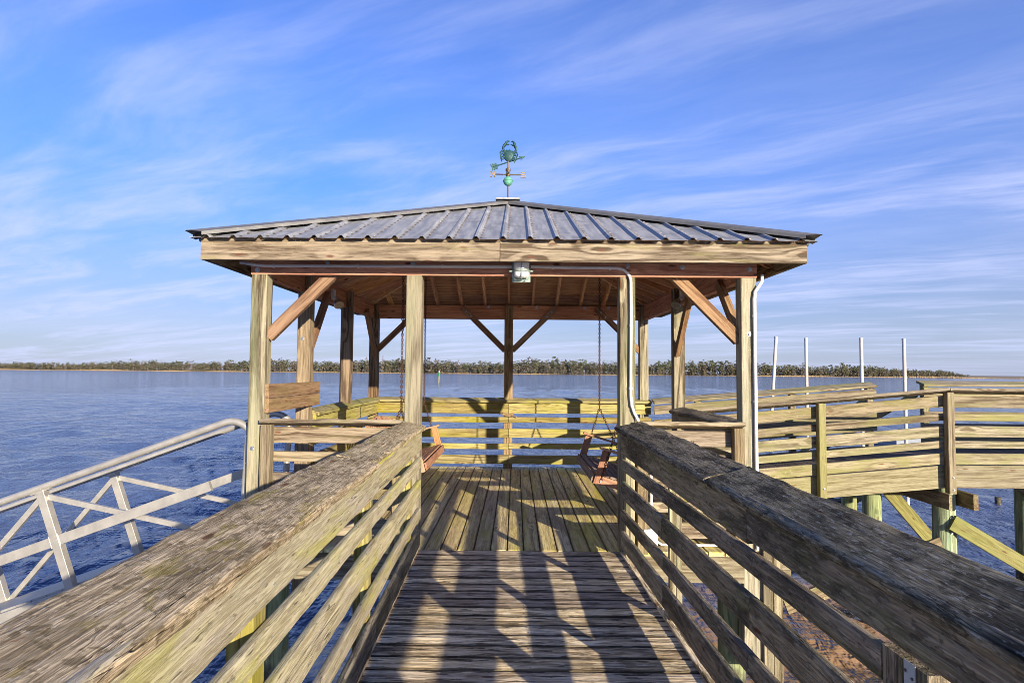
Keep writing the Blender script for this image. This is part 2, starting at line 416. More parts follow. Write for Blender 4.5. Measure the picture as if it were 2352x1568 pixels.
def worn_board(name, p0, p1, w, t, up, mat, parent, seg=0.06, wear=0.004, bow=0.006, seed=0):
    """a near plank with rounded, uneven, worn edges and a slight bow"""
    mw, L = frame_of(p0, p1, up)
    n = max(4, int(L / seg))
    r = min(0.011, t * 0.28)
    hw, ht = w / 2, t / 2
    prof = []
    for (sy, sz, a0) in ((1, 1, 0), (-1, 1, 90), (-1, -1, 180), (1, -1, 270)):
        for k in range(4):
            a = R(a0 + 30 * k)
            prof.append((sy * (hw - r) + r * math.cos(a), sz * (ht - r) + r * math.sin(a)))
        # extra points on the long faces so they can undulate
        if (sy, sz) == (1, 1):
            prof += [(hw * f, ht) for f in (0.5, 0.0, -0.5)]
        if (sy, sz) == (-1, -1):
            prof += [(hw * f, -ht) for f in (-0.5, 0.0, 0.5)]
    bm = bmesh.new()
    rings = []
    for i in range(n + 1):
        x = -L / 2 + L * i / n
        ring = []
        by = mnoise.noise((x * 0.7 + seed * 7.1, 1.3, 0.2)) * bow
        bz = mnoise.noise((x * 0.9 + seed * 3.7, 8.3, 0.2)) * bow * 0.6
        for (y, z) in prof:
            e = (abs(y) / hw) ** 6 * (abs(z) / ht) ** 4
            d = mnoise.noise((x * 9 + seed * 5, y * 14, z * 14)) * wear * (0.25 + 1.6 * e)
            d -= max(0.0, mnoise.noise((x * 3.1 + seed, y * 5, 4.0)) - 0.25) * wear * 3.2 * e
            ring.append(bm.verts.new((x, y + by + (y / hw) * d, z + bz + (z / ht) * d)))
        rings.append(ring)
    m = len(prof)
    for i in range(n):
        for j in range(m):
            bm.faces.new((rings[i][j], rings[i][(j + 1) % m], rings[i + 1][(j + 1) % m], rings[i + 1][j]))
    bm.faces.new(rings[0])
    bm.faces.new(rings[-1])
    me = mesh_from_bm('worn_plank', bm, True)
    try:
        me.set_sharp_from_angle(angle=R(38))
    except Exception:
        pass
    return put(name, me, mat, parent, mw)


def tube_bm(bm, pts, r, seg=8, cap=True, radii=None):
    pts = [Vector(p) for p in pts]
    prev = None
    rings = []
    for i, p in enumerate(pts):
        if i == 0: d = pts[1] - pts[0]
        elif i == len(pts) - 1: d = pts[-1] - pts[-2]
        else: d = (pts[i + 1] - pts[i]).normalized() + (pts[i] - pts[i - 1]).normalized()
        d.normalize()
        if prev is None:
            a = Vector((0, 0, 1)) if abs(d.z) < 0.9 else Vector((1, 0, 0))
            u = d.cross(a).normalized()
        else:
            u = (prev - d * prev.dot(d)).normalized()
        prev = u
        v = d.cross(u)
        rr = radii[i] if radii else r
        rings.append([bm.verts.new(p + (u * math.cos(2 * PI * k / seg) + v * math.sin(2 * PI * k / seg)) * rr) for k in range(seg)])
    for a, b in zip(rings, rings[1:]):
        for k in range(seg):
            bm.faces.new((a[k], a[(k + 1) % seg], b[(k + 1) % seg], b[k]))
    if cap:
        bm.faces.new(rings[0][::-1])
        bm.faces.new(rings[-1])


def tube(name, pts, r, mat, parent=None, seg=10, radii=None, smooth=True):
    bm = bmesh.new()
    tube_bm(bm, pts, r, seg, True, radii)
    me = mesh_from_bm(name, bm, smooth)
    try:
        me.set_sharp_from_angle(angle=R(50))
    except Exception:
        pass
    return put(name, me, mat, parent)


def box_bm(bm, lo, hi):
    lo, hi = Vector(lo), Vector(hi)
    vs = [bm.verts.new((x, y, z)) for x in (lo.x, hi.x) for y in (lo.y, hi.y) for z in (lo.z, hi.z)]
    for f in ((0, 1, 3, 2), (4, 6, 7, 5), (0, 4, 5, 1), (2, 3, 7, 6), (0, 2, 6, 4), (1, 5, 7, 3)):
        bm.faces.new([vs[i] for i in f])


BOLT = {}


def bolt(pos, nrm, parent, r=0.016):
    """round washer with a hex head"""
    if r not in BOLT:
        bm = bmesh.new()
        tube_bm(bm, [(0, 0, 0), (0, 0, 0.004)], r, 12)
        tube_bm(bm, [(0, 0, 0.004), (0, 0, 0.017)], r * 0.55, 6)
        me = mesh_from_bm('bolt', bm)
        me.materials.append(M['galv'])
        BOLT[r] = me
    q = Vector((0, 0, 1)).rotation_difference(Vector(nrm).normalized())
    mw = Matrix.Translation(pos) @ q.to_matrix().to_4x4()
    return put('bolt', BOLT[r], M['galv'], parent, mw)


NAIL = []


def nail(pos, nrm, parent):
    if not NAIL:
        bm = bmesh.new()
        tube_bm(bm, [(0, 0, -0.002), (0, 0, 0.0012)], 0.0042, 6)
        me = mesh_from_bm('nail', bm)
        me.materials.append(M['galv'])
        NAIL.append(me)
    q = Vector((0, 0, 1)).rotation_difference(Vector(nrm).normalized())
    return put('nail', NAIL[0], M['galv'], parent, Matrix.Translation(pos) @ q.to_matrix().to_4x4())


# ================================================================== SETTING
WZ = -1.9                                   # water level


def graded(lo, hi, near_lo, near_hi, step, k):
    v = list(np.arange(near_lo, near_hi, step))
    a, s = near_hi, step
    while a < hi:
        v.append(a); s *= k; a += s
    v.append(hi)
    a, s, lowv = near_lo, step, []
    while True:
        s *= k; a -= s
        if a <= lo: break
        lowv.append(a)
    lowv.append(lo)
    return np.array(lowv[::-1] + v), None


def build_water():
    xs, _ = graded(-5000, 5000, -7, 9, 0.075, 1.026)
    ys, _ = graded(-400, 6500, 1.0, 16, 0.07, 1.013)
    nx, ny = len(xs), len(ys)
    X, Y = np.meshgrid(xs, ys)
    sx = np.gradient(xs)[None, :]
    sy = np.gradient(ys)[:, None]
    sp = np.maximum(sx, sy * 0.8)
    Z = np.zeros_like(X)
    rg = np.random.default_rng(3)
    for i in range(70):
        lam = 0.28 * (20.0 ** (i / 69.0))
        th = R(250) + rg.normal(0, 0.55)
        kx, ky = math.cos(th) * 2 * PI / lam, math.sin(th) * 2 * PI / lam
        amp = 0.0105 * lam ** 0.80 * 0.42
        fade = np.clip((lam / sp - 2.6) / 2.5, 0, 1)
        ph = kx * X + ky * Y + rg.uniform(0, 6.28)
        Z += amp * fade * (np.sin(ph) + 0.22 * np.sin(2 * ph + 0.4))
    # wind patches: calmer and rougher areas
    pat = 0.75 + 0.35 * np.sin(X * 0.11 + 1.3 * np.sin(Y * 0.07)) * np.sin(Y * 0.13 + 0.7)
    Z *= pat
    Z *= np.clip((Y + 2.5) / 4.0, 0.06, 1.0)          # unseen water behind the camera, flattened to reflect sun up under the roof
    co = np.stack([X, Y, Z + WZ], -1).reshape(-1, 3).astype(np.float32)
    idx = np.arange(nx * ny).reshape(ny, nx)
    q = np.stack([idx[:-1, :-1], idx[:-1, 1:], idx[1:, 1:], idx[1:, :-1]], -1).reshape(-1, 4)
    me = bpy.data.meshes.new('water')
    me.vertices.add(len(co)); me.vertices.foreach_set('co', co.ravel())
    me.loops.add(q.size); me.loops.foreach_set('vertex_index', q.ravel().astype(np.int32))
    me.polygons.add(len(q)); me.polygons.foreach_set('loop_start', np.arange(0, q.size, 4, dtype=np.int32))
    me.polygons.foreach_set('use_smooth', np.ones(len(q), dtype=bool))
    me.update()
    m, g, b = new_mat('river_water')
    tc = g.node('ShaderNodeTexCoord').outputs['Object']
    sep = g.node('ShaderNodeSeparateXYZ', {0: tc})
    # silt stirred up round the pilings on the right-hand side, clear dark river elsewhere
    nb = g.noise(tc, 0.35, 3)
    dx = g.math('SUBTRACT', sep.outputs[0], 4.2)
    dy = g.math('MULTIPLY', g.math('SUBTRACT', sep.outputs[1], 5.6), 0.75)
    d = g.math('SQRT', g.math('ADD', g.math('MULTIPLY', dx, dx), g.math('MULTIPLY', dy, dy)))
    d = g.math('ADD', d, g.math('MULTIPLY', g.math('SUBTRACT', nb, 0.5), 1.6))
    silt = g.rng(d, 2.4, 4.6, 1.0, 0.0)
    col = g.mix(silt, (0.066, 0.087, 0.148), (0.22, 0.135, 0.072))
    g.l.new(col, b.inputs['Base Color'])
    b.inputs['IOR'].default_value = 1.33
    b.inputs['Roughness'].default_value = 0.07
    b.inputs['Specular IOR Level'].default_value = 0.5
    st = g.vmath('MULTIPLY', tc, (0.55, 1.2, 1.0))
    n1 = g.noise(st, 1.1, 4, 0.6, 0.4)
    n2 = g.noise(st, 5.5, 3, 0.55, 0.3)
    n3 = g.noise(g.vmath('MULTIPLY', tc, (0.5, 1.0, 1.0)), 0.16, 4, 0.6, 0.5)
    n4 = g.noise(g.vmath('MULTIPLY', tc, (0.40, 0.11, 1.0)), 1.0, 6, 0.66, 0.2)
    hgt = g.math('ADD', g.math('MULTIPLY', n4, 0.75), g.math('ADD', g.math('MULTIPLY', n1, 0.25), g.math('ADD', g.math('MULTIPLY', n2, 0.034), g.math('MULTIPLY', n3, 0.4))))
    bp = g.node('ShaderNodeBump', {'Height': hgt, 'Strength': g.rng(sep.outputs[1], -2.5, 1.5, 0.07, 0.85), 'Distance': 1.0})  # bump lowered on the unseen water so it throws sun under the roof
    g.l.new(bp.outputs[0], b.inputs['Normal'])
    o = put('water', me, m)
    tag(o, kind='structure')
    return o


build_water()


# ---- far shore, marsh and woods
def shore_y(x):
    """distance of the far bank for a given x"""
    px = [-3000, -1600, -760, -300, 0, 250, 415, 470, 520, 900, 3000]
    py = [1300, 1080, 905, 830, 770, 745, 715, 640, 600, 590, 700]
    return np.interp(x, px, py)


def build_shore():
    xs = np.concatenate([np.arange(-3000, -1000, 50), np.arange(-1000, 800, 6), np.arange(800, 3001, 50)])
    rows = [0, 3, 8, 40, 300, 1500]
    hz = [-0.4, 0.12, 0.30, 0.55, 0.9, 1.2]
    vs, fs = [], []
    for i, x in enumerate(xs):
        y0 = shore_y(x) + 7 * math.sin(x * 0.021) + 4 * math.sin(x * 0.083 + 1)
        for k, h in zip(rows, hz):
            vs.append((x, y0 + k, WZ + h))
    n = len(rows)
    for i in range(len(xs) - 1):
        for k in range(n - 1):
            a = i * n + k
            fs.append((a, a + n, a + n + 1, a + 1))
    me = bpy.data.meshes.new('far_shore')
    me.from_pydata(vs, [], fs)
    m, g, b = new_mat('marsh_ground')
    tc = g.node('ShaderNodeTexCoord').outputs['Object']
    n_ = g.noise(tc, 0.05, 4)
    g.l.new(g.mix(n_, (0.30, 0.20, 0.10), (0.17, 0.125, 0.065)), b.inputs['Base Color'])
    b.inputs['Roughness'].default_value = 1.0
    tag(put('far_shore', me, m), kind='structure')

    # reeds along the bank
    N = 34000
    x = rg2.uniform(-2600, 760, N)
    dep = rg2.uniform(1.5, 22, N)
    wide = np.interp(x, [-1200, -700, -200, 300, 380, 470, 760], [1.0, 0.9, 0.25, 0.3, 0.9, 1.2, 1.2])
    y = shore_y(x) + 7 * np.sin(x * 0.021) + 4 * np.sin(x * 0.083 + 1) + dep
    h = rg2.uniform(0.5, 1.7, N) * (0.35 + 0.6 * wide) * (0.75 + 0.45 * np.sin(x * 0.047 + 2 * np.sin(x * 0.013)))
    w = rg2.uniform(0.5, 1.3, N)
    lean = rg2.uniform(-0.5, 0.5, N)
    z0 = WZ + 0.1
    co = np.zeros((N, 3, 3), np.float32)
    co[:, 0] = np.stack([x - w, y, np.full(N, z0)], -1)
    co[:, 1] = np.stack([x + w, y, np.full(N, z0)], -1)
    co[:, 2] = np.stack([x + lean, y + 0.3, z0 + h], -1)
    me = tri_mesh('marsh_reeds', co.reshape(-1, 3), None)
    m, g, b = new_mat('dry_reeds')
    gi = g.node('ShaderNodeNewGeometry')
    g.l.new(g.mix(gi.outputs['Random Per Island'], (0.34, 0.215, 0.10), (0.22, 0.16, 0.08)), b.inputs['Base Color'])
    b.inputs['Roughness'].default_value = 1.0
    me.materials.append(m)
    tag(put('marsh_reeds', me, None), 'band of dry orange reeds along the far bank', 'reeds', kind='stuff')


def tri_mesh(name, co, midx):
    n = len(co) // 3
    me = bpy.data.meshes.new(name)
    me.vertices.add(len(co)); me.vertices.foreach_set('co', co.astype(np.float32).ravel())
    me.loops.add(len(co)); me.loops.foreach_set('vertex_index', np.arange(len(co), dtype=np.int32))
    me.polygons.add(n); me.polygons.foreach_set('loop_start', np.arange(0, len(co), 3, dtype=np.int32))
    if midx is not None:
        me.polygons.foreach_set('material_index', midx.astype(np.int32))
    me.update()
    return me


rg2 = np.random.default_rng(11)
build_shore()


def build_woods():
    """trees of the far bank: each a tapered trunk and a crown of loose leaf clumps"""
    tris, mid = [], []
    xs = []
    x = -2700.0
    while x < 748:
        xs.append(x)
        x += rg2.uniform(0.5, 1.25) * (4.0 if x < -1150 else 1.0)
    xs = np.array(xs)
    end_px = 545.0
    for x in xs:
        back = rg2.choice([0, 1, 2, 3])
        y = shore_y(min(x, 410)) + (10 + 9 * back + rg2.uniform(0, 8)) + np.interp(x, [-1200, -760, -200, 300, 420, 545, 690, 748], [60, 40, 4, 8, 40, 140, 250, 290])
        big = np.interp(x, [-1180, -760, -520, -300, 0, 280, 430, 560, 690, 750], [10, 10.5, 13.5, 15.5, 16.5, 16.0, 13.0, 11.0, 8.5, 4.0])
        h = big * rg2.uniform(0.70, 1.05) * (1.0 + 0.10 * math.sin(x * 0.03) + 0.05 * math.sin(x * 0.11))
        if rg2.random() < 0.07: h *= 1.22
        if x > 700 and rg2.random() < 0.4: continue
        kind = rg2.choice([0, 0, 0, 1, 1, 2])            # pine, bare hardwood, olive evergreen
        z0 = WZ + 0.5
        # trunk
        tw = 0.16 + 0.012 * h
        lean = rg2.normal(0, 0.25)
        for a in (0, 1, 2):
            a0, a1 = a * 2.094, (a + 1) * 2.094
            p = [(x + tw * math.cos(a0), y + tw * math.sin(a0), z0), (x + tw * math.cos(a1), y + tw * math.sin(a1), z0), (x + lean, y, z0 + h * 0.95)]
            tris.append(p); mid.append(3)
        if kind == 0: lo, nn, rad = 0.38, 34, 0.22
        elif kind == 1: lo, nn, rad = 0.22, 34, 0.24
        else: lo, nn, rad = 0.05, 44, 0.26
        for _ in range(nn):
            t = rg2.uniform(0, 1)
            zz = z0 + h * (lo + (1 - lo) * t)
            prof = math.sin(PI * min(1, 0.14 + 0.86 * t)) ** 0.6 if kind else (0.45 + 0.55 * math.sin(PI * (0.15 + 0.8 * t)))
            ang = rg2.uniform(0, 2 * PI)
            rr = h * rad * prof * math.sqrt(rg2.uniform(0.05, 1))
            cx, cy = x + lean * t + rr * math.cos(ang), y + rr * math.sin(ang)
            s = h * rg2.uniform(0.06, 0.15) * (0.75 if kind == 1 else 1.0)
            o = rg2.normal(0, 1, (3, 3)); o /= np.linalg.norm(o, axis=1)[:, None]
            o[:, 2] *= 0.75
            tris.append([(cx + o[k, 0] * s * 1.3, cy + o[k, 1] * s, zz + o[k, 2] * s) for k in range(3)])
            mid.append(kind)
        # undergrowth at the foot
        for _ in range(22):
            s = rg2.uniform(0.8, 2.2)
            cx, cy, cz = x + rg2.normal(0, 1.2), y - rg2.uniform(0, 3), z0 + rg2.uniform(0, h * 0.72)
            o = rg2.normal(0, 1, (3, 3)); o /= np.linalg.norm(o, axis=1)[:, None]
            tris.append([(cx + o[k, 0] * s, cy + o[k, 1] * s, cz + o[k, 2] * s) for k in range(3)])
            mid.append(2 if rg2.random() < 0.6 else 1)
    me = tri_mesh('far_woods', np.array(tris).reshape(-1, 3), np.array(mid))
    for nm, c0, c1 in (('pine_foliage', (0.105, 0.122, 0.068), (0.165, 0.168, 0.098)), ('bare_hardwood', (0.190, 0.154, 0.122), (0.25, 0.205, 0.162)),
                       ('olive_foliage', (0.112, 0.114, 0.066), (0.175, 0.158, 0.094)), ('pale_trunk', (0.17, 0.14, 0.115), (0.24, 0.21, 0.175))):
        m, g, b = new_mat(nm)
        gi = g.node('ShaderNodeNewGeometry')
        c = g.mix(gi.outputs['Random Per Island'], c0, c1)
        df = g.node('ShaderNodeBsdfDiffuse', {'Color': c})
        tl = g.node('ShaderNodeBsdfTranslucent', {'Color': c})
        ms = g.node('ShaderNodeMixShader', {0: 0.45, 1: df.outputs[0], 2: tl.outputs[0]})
        g.l.new(ms.outputs[0], g.n['Material Output'].inputs['Surface'])
        g.n.remove(b)
        me.materials.append(m)
    tag(put('far_woods', me, None), 'low belt of mixed pine and bare trees across the river', 'woods', kind='stuff')


build_woods()

# ================================================================== WALKWAY
YAW = R(1.5)


def wk(xp, y, z=0.0):
    """walkway frame: xp across, y along"""
    return Vector((0.04 + (5.44 - y) * math.tan(YAW) + xp, y, z))


walk = empty('boardwalk', (0.1, 2.5, 0), kind='structure')
y = -0.811
while y < 5.42:
    dz = random.uniform(-0.0025, 0.0015)
    board('deck_board', wk(-0.915, y, -0.019 + dz), wk(0.915, y + random.uniform(-.002, .002), -0.019 + dz), 0.1335 + random.uniform(-.003, .002), 0.038, (0, 1, 0), M['deck_walk'], walk, 0.004)
    y += 0.1437
for s in (-1, 1):
    board('edge_strip', wk(s * 0.893, -0.9, 0.010), wk(s * 0.893, 5.42, 0.010), 0.042, 0.019, (1, 0, 0), M['deck_walk'], walk)
    board('stringer', wk(s * 0.86, -0.9, -0.16), wk(s * 0.86, 5.42, -0.16), 0.235, 0.038, (0, 0, 1), M['frame'], walk)
board('stringer', wk(0, -0.9, -0.16), wk(0, 5.42, -0.16), 0.235, 0.038, (0, 0, 1), M['frame'], walk)


nbm = bmesh.new()
yy_ = -0.811
while yy_ < 5.42:
    for xq in (-0.84, 0.0, 0.84):
        for q in (-0.038, 0.038):
            p = wk(xq + random.uniform(-.008, .008), yy_ + q + random.uniform(-.005, .005), 0.0012)
            tube_bm(nbm, [p - Vector((0, 0, 0.002)), p], 0.0045, 6)
    yy_ += 0.1437
nl = put('nail_heads', mesh_from_bm('nail_heads', nbm), M['galv'], walk)
nl['kind'] = 'stuff'


def railing_set(name, loc, label, group=None):
    return empty(name, loc, label, 'railing', group)


# vertical pattern of the guard boards: (bottom, top)
PAT = [(0.885, 1.07), (0.735, 0.824), (0.50, 0.64), (0.315, 0.404), (0.085, 0.225)]


def cap_board(name, near_out, near_in, far_out, far_in, t, mat, parent, seed):
    """rail cap: a worn plank whose top leans towards the deck"""
    a = (Vector(near_out) + Vector(near_in)) / 2
    b = (Vector(far_out) + Vector(far_in)) / 2
    up = Vector(near_in) - Vector(near_out)
    w = up.length
    x = (b - a).normalized()
    y = (up - x * up.dot(x)).normalized()
    n = x.cross(y)
    if n.z < 0: n = -n
    o = n * (t / 2)
    return worn_board(name, a - o, b - o, w, t, up, mat, parent, 0.05, 0.0065, 0.010, seed)


# ---- left railing
lr = railing_set('railing', wk(-0.86, 2.5, 0), 'left boardwalk railing of sunlit yellow boards under a grey weathered cap')


def left_cap(y):
    t = (y - 1.1) / (5.3 - 1.1)
    o = Vector((-0.925, y, 1.10)).lerp(Vector((-0.965, y, 1.13)), t)
    i = Vector((-0.690, y, 1.06)).lerp(Vector((-0.785, y, 1.09)), t)
    return o, i


for k, (ya, yb) in enumerate(((-0.8, 3.24), (3.246, 5.30))):
    ao, ai = left_cap(ya)
    bo, bi = left_cap(yb)
    cap_board('rail_cap', ao, ai, bo, bi, 0.04, M['cap_left'], lr, 3 + k)
for k, (z0, z1) in enumerate(PAT):
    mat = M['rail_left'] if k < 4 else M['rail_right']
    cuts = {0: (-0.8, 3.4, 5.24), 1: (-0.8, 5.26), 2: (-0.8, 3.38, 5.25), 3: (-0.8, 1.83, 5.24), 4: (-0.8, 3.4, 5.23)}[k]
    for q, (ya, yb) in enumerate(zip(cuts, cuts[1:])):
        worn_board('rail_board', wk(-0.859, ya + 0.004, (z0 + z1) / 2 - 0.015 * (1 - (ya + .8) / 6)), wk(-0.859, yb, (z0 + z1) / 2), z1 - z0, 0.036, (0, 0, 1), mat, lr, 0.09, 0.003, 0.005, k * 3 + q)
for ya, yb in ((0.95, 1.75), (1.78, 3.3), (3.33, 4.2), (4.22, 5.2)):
    worn_board('sunlit_gap_line', wk(-0.8395, ya, 1.058 - 0.02 * (1 - ya / 5.2)), wk(-0.8395, yb, 1.060 - 0.02 * (1 - yb / 5.2)), 0.016, 0.006, (0, 0, 1), M['gap_light'], lr, 0.05, 0.004, 0.006, int(ya * 9))  # sunlit gap under the cap, painted as a thin yellow strip
for yp in (0.3, 1.83, 3.38, 4.93):
    for q in (0, 1):
        board('rail_post', wk(-0.899 - 0.039 * q, yp, -0.25), wk(-0.899 - 0.039 * q, yp, 1.03), 0.089, 0.0385, (0, 1, 0), M['rail_yellow'], lr)
    for z in (0.155, 0.36, 0.57, 0.78, 0.93, 1.02):
        nail(wk(-0.8405, yp + random.uniform(-.015, .015), z), (1, 0, 0), lr)

# ---- right railing
rr = railing_set('railing', wk(0.86, 2.5, 0), 'right boardwalk railing with black mildewed boards and a broad dark cap')


def right_cap(y):
    t = (y - 1.6) / (5.4 - 1.6)
    o = Vector((1.195, y, 1.083)).lerp(Vector((1.12, y, 1.13)), t)
    i = Vector((0.955, y, 1.030)).lerp(Vector((0.848, y, 1.097)), t)
    return o, i


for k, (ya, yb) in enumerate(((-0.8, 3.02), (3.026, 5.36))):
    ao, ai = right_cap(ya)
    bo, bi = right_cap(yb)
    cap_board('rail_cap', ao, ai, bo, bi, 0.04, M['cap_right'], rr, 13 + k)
PATR = [(0.865, 1.045)] + PAT[1:]
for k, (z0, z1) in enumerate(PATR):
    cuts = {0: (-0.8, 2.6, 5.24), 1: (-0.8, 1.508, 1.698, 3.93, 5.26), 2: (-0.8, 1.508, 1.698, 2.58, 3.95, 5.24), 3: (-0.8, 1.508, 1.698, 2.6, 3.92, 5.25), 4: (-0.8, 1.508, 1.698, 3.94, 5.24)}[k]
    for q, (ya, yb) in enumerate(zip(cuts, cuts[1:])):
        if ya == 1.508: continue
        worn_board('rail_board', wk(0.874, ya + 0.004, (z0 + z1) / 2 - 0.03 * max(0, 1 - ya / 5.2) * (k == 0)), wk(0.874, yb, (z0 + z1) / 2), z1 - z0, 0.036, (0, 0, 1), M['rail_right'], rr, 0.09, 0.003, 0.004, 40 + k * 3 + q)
for yp in (0.12, 2.55, 3.92, 5.285, 5.388):
    for q in (0, 1):
        board('rail_post', wk(0.914 + 0.0395 * q, yp, -0.25), wk(0.914 + 0.0395 * q, yp, 1.02), 0.044 if yp < 5 else 0.098, 0.0385, (0, 1, 0), M['post'], rr)
    for z in (0.155, 0.36, 0.57, 0.78, 0.91, 1.0):
        nail(wk(0.8555, yp + random.uniform(-.015, .015), z), (-1, 0, 0), rr)
for q in (0, 1):
    board('rail_post', wk(0.899, 1.651 - 0.092 * q, -0.25), wk(0.899, 1.651 - 0.092 * q, 0.838), 0.089, 0.089, (0, 1, 0), M['rail_right'], rr)
bm = bmesh.new()
box_bm(bm, (-0.0015, -0.022, -0.14), (0.0015, 0.022, 0.14))
plate = put('strap_plate', mesh_from_bm('strap_plate', bm), M['strap'], rr, Matrix.Translation(wk(0.8525, 1.578, 0.70)))
for z in (0.59, 0.70, 0.81):
    for q in (-0.012, 0.014):
        bm = bmesh.new()
        tube_bm(bm, [(0, 0, 0), (-0.003, 0, 0)], 0.004, 6)
        put('screw', mesh_from_bm('screw', bm), M['rod'], plate, Matrix.Translation(wk(0.8508, 1.578 + q, z + q * 0.4)))

# ================================================================== PAVILION
YF = 5.47                     # front face of the front posts
XL, XR = -2.385, 2.155        # outer faces of the side posts
YB = 9.94                     # front face of the back posts
PW = 0.14
CX, CY = (XL + XR) / 2, (YF + YB + PW) / 2
BZ0, BZ1 = 2.415, 2.64        # beam

deck = empty('pavilion_deck', (CX, CY, 0), kind='structure')
x = XL - 0.02
i = 0
while x < XR + 0.15:
    cuts = [5.438, 10.13]
    if i % 3 == 1: cuts = [5.438, random.choice((7.6, 8.1, 8.6)), 10.13]
    for ya, yb in zip(cuts, cuts[1:]):
        board('deck_board', (x + 0.07, ya + .002, -0.019 + random.uniform(-.002, .001)), (x + 0.07, yb - .002, -0.019), 0.136, 0.038, (1, 0, 0), M['deck_pav'], deck, 0.004)
    x += 0.1466
    i += 1
DX0, DX1 = XL - 0.02, x - 0.004
board('rim_joist', (DX0, 5.49, -0.16), (DX1, 5.49, -0.16), 0.235, 0.038, (0, 0, 1), M['ramp_fascia'], deck)
board('rim_joist', (DX0, 10.09, -0.16), (DX1, 10.09, -0.16), 0.235, 0.038, (0, 0, 1), M['frame'], deck)
board('rim_joist', (DX0 + .019, 5.51, -0.16), (DX0 + .019, 10.07, -0.16), 0.235, 0.038, (0, 0, 1), M['frame'], deck)
board('rim_joist', (DX1 - .019, 5.51, -0.16), (DX1 - .019, 10.07, -0.16), 0.235, 0.038, (0, 0, 1), M['frame'], deck)
for yj in np.arange(6.0, 10.0, 0.55):
    board('joist', (DX0 + .04, yj, -0.14), (DX1 - .04, yj, -0.14), 0.19, 0.038, (0, 0, 1), M['frame'], deck)

pav = empty('pavilion', (CX, CY, 0), 'open timber pavilion with a hipped grey metal roof on square posts', 'pavilion')


def pav_post(name, x0, y0, mat, notch, z0=-0.3):
    """square post: full section to the beam, the inner half carried up behind it. notch = outward direction"""
    bm = bmesh.new()
    h = PW / 2
    box_bm(bm, (z0, -h, -h), (BZ0, h, h))
    lo, hi = [-h, -h], [h, h]
    ax, sg = notch
    if sg > 0: hi[ax] = -0.005
    else: lo[ax] = 0.005
    box_bm(bm, (BZ0 + 0.0005, lo[0], lo[1]), (BZ1, hi[0], hi[1]))
    ed = [e for e in bm.edges if abs((e.verts[0].co - e.verts[1].co).normalized().x) > 0.9]
    bmesh.ops.bevel(bm, geom=ed, offset=0.005, segments=1, affect='EDGES')
    me = mesh_from_bm('post', bm)
    # local x -> world z, local y -> world x, local z -> world y
    mw = Matrix(((0, 1, 0, x0 + h), (0, 0, 1, y0 + h), (1, 0, 0, 0), (0, 0, 0, 1)))
    return put(name, me, mat, pav, mw)


FX = [XL, -0.988, 0.930, XR - PW]
posts = {}
for i, x0 in enumerate(FX):
    posts['F%d' % i] = pav_post('post', x0, YF, M['post'], (1, -1), -1.0 if i in (0, 3) else -0.25)
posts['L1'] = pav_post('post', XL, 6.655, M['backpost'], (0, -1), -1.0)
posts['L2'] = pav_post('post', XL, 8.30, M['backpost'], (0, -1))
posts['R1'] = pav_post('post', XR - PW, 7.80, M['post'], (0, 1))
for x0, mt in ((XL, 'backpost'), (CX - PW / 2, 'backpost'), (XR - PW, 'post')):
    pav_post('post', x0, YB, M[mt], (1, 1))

bt = 0.076
board('beam', (XL - 0.004, YF - 0.006 + bt / 2, (BZ0 + BZ1) / 2), (XR + 0.004, YF - 0.006 + bt / 2, (BZ0 + BZ1) / 2), BZ1 - BZ0, bt, (0, 0, 1), M['beam'], pav)
board('beam', (XL - 0.004, YB + PW + 0.006 - bt / 2, (BZ0 + BZ1) / 2), (XR + 0.004, YB + PW + 0.006 - bt / 2, (BZ0 + BZ1) / 2), BZ1 - BZ0, bt, (0, 0, 1), M['beam'], pav)
for xs_, sg in ((XL, -1), (XR, 1)):
    xc = xs_ + sg * 0.006 - sg * bt / 2
    board('beam', (xc, YF + bt, (BZ0 + BZ1) / 2), (xc, YB + PW - bt, (BZ0 + BZ1) / 2), BZ1 - BZ0, bt, (0, 0, 1), M['beam'], pav)

for xb, zb in ((-1.70, 2.53), (-0.93, 2.52), (1.00, 2.515), (1.49, 2.505), (2.09, 2.49), (-2.33, 2.455)):
    bolt((xb, YF - 0.0065, zb), (0, -1, 0), pav, 0.022)
bolt((XL + 0.05, YF, 0.86), (0, -1, 0), pav, 0.02)
bolt((XL + 0.09, YF, 0.36), (0, -1, 0), pav, 0.014)
bolt((XR - 0.07, YF, 1.91), (0, -1, 0), pav, 0.02)
bolt((XL + 0.06, 6.655, 1.9), (0, -1, 0), pav, 0.02)


def knee(p0, p1, w, t, up, mat=None):
    return board('brace', p0, p1, w, t, up, mat or M['brace'], pav, 0.004)


# front knee braces
kn = 0.66
knee((XL + PW - 0.01, YF + 0.095, 1.86), (XL + PW + kn - 0.06, YF + 0.095, BZ0 + 0.06), 0.105, 0.07, (-1, 0, 1))
knee((XR - PW + 0.01, YF + 0.095, 1.86), (XR - PW - kn + 0.06, YF + 0.095, BZ0 + 0.06), 0.105, 0.07, (1, 0, 1))
# braces running back along the sides
knee((XL + 0.09, 6.655 + PW - .01, 1.78), (XL + 0.09, 6.655 + PW + 0.62, BZ0 + 0.06), 0.10, 0.06, (0, -1, 1))
knee((XL + 0.10, YB + 0.01, 1.80), (XL + 0.10, YB - 0.62, BZ0 + 0.06), 0.10, 0.06, (0, 1, 1))
knee((XR - 0.09, YF + PW - .01, 1.84), (XR - 0.09, YF + PW + 0.60, BZ0 + 0.06), 0.10, 0.06, (0, -1, 1))
knee((XR - 0.10, 7.80 + 0.01, 1.80), (XR - 0.10, 7.80 - 0.60, BZ0 + 0.06), 0.10, 0.06, (0, 1, 1))
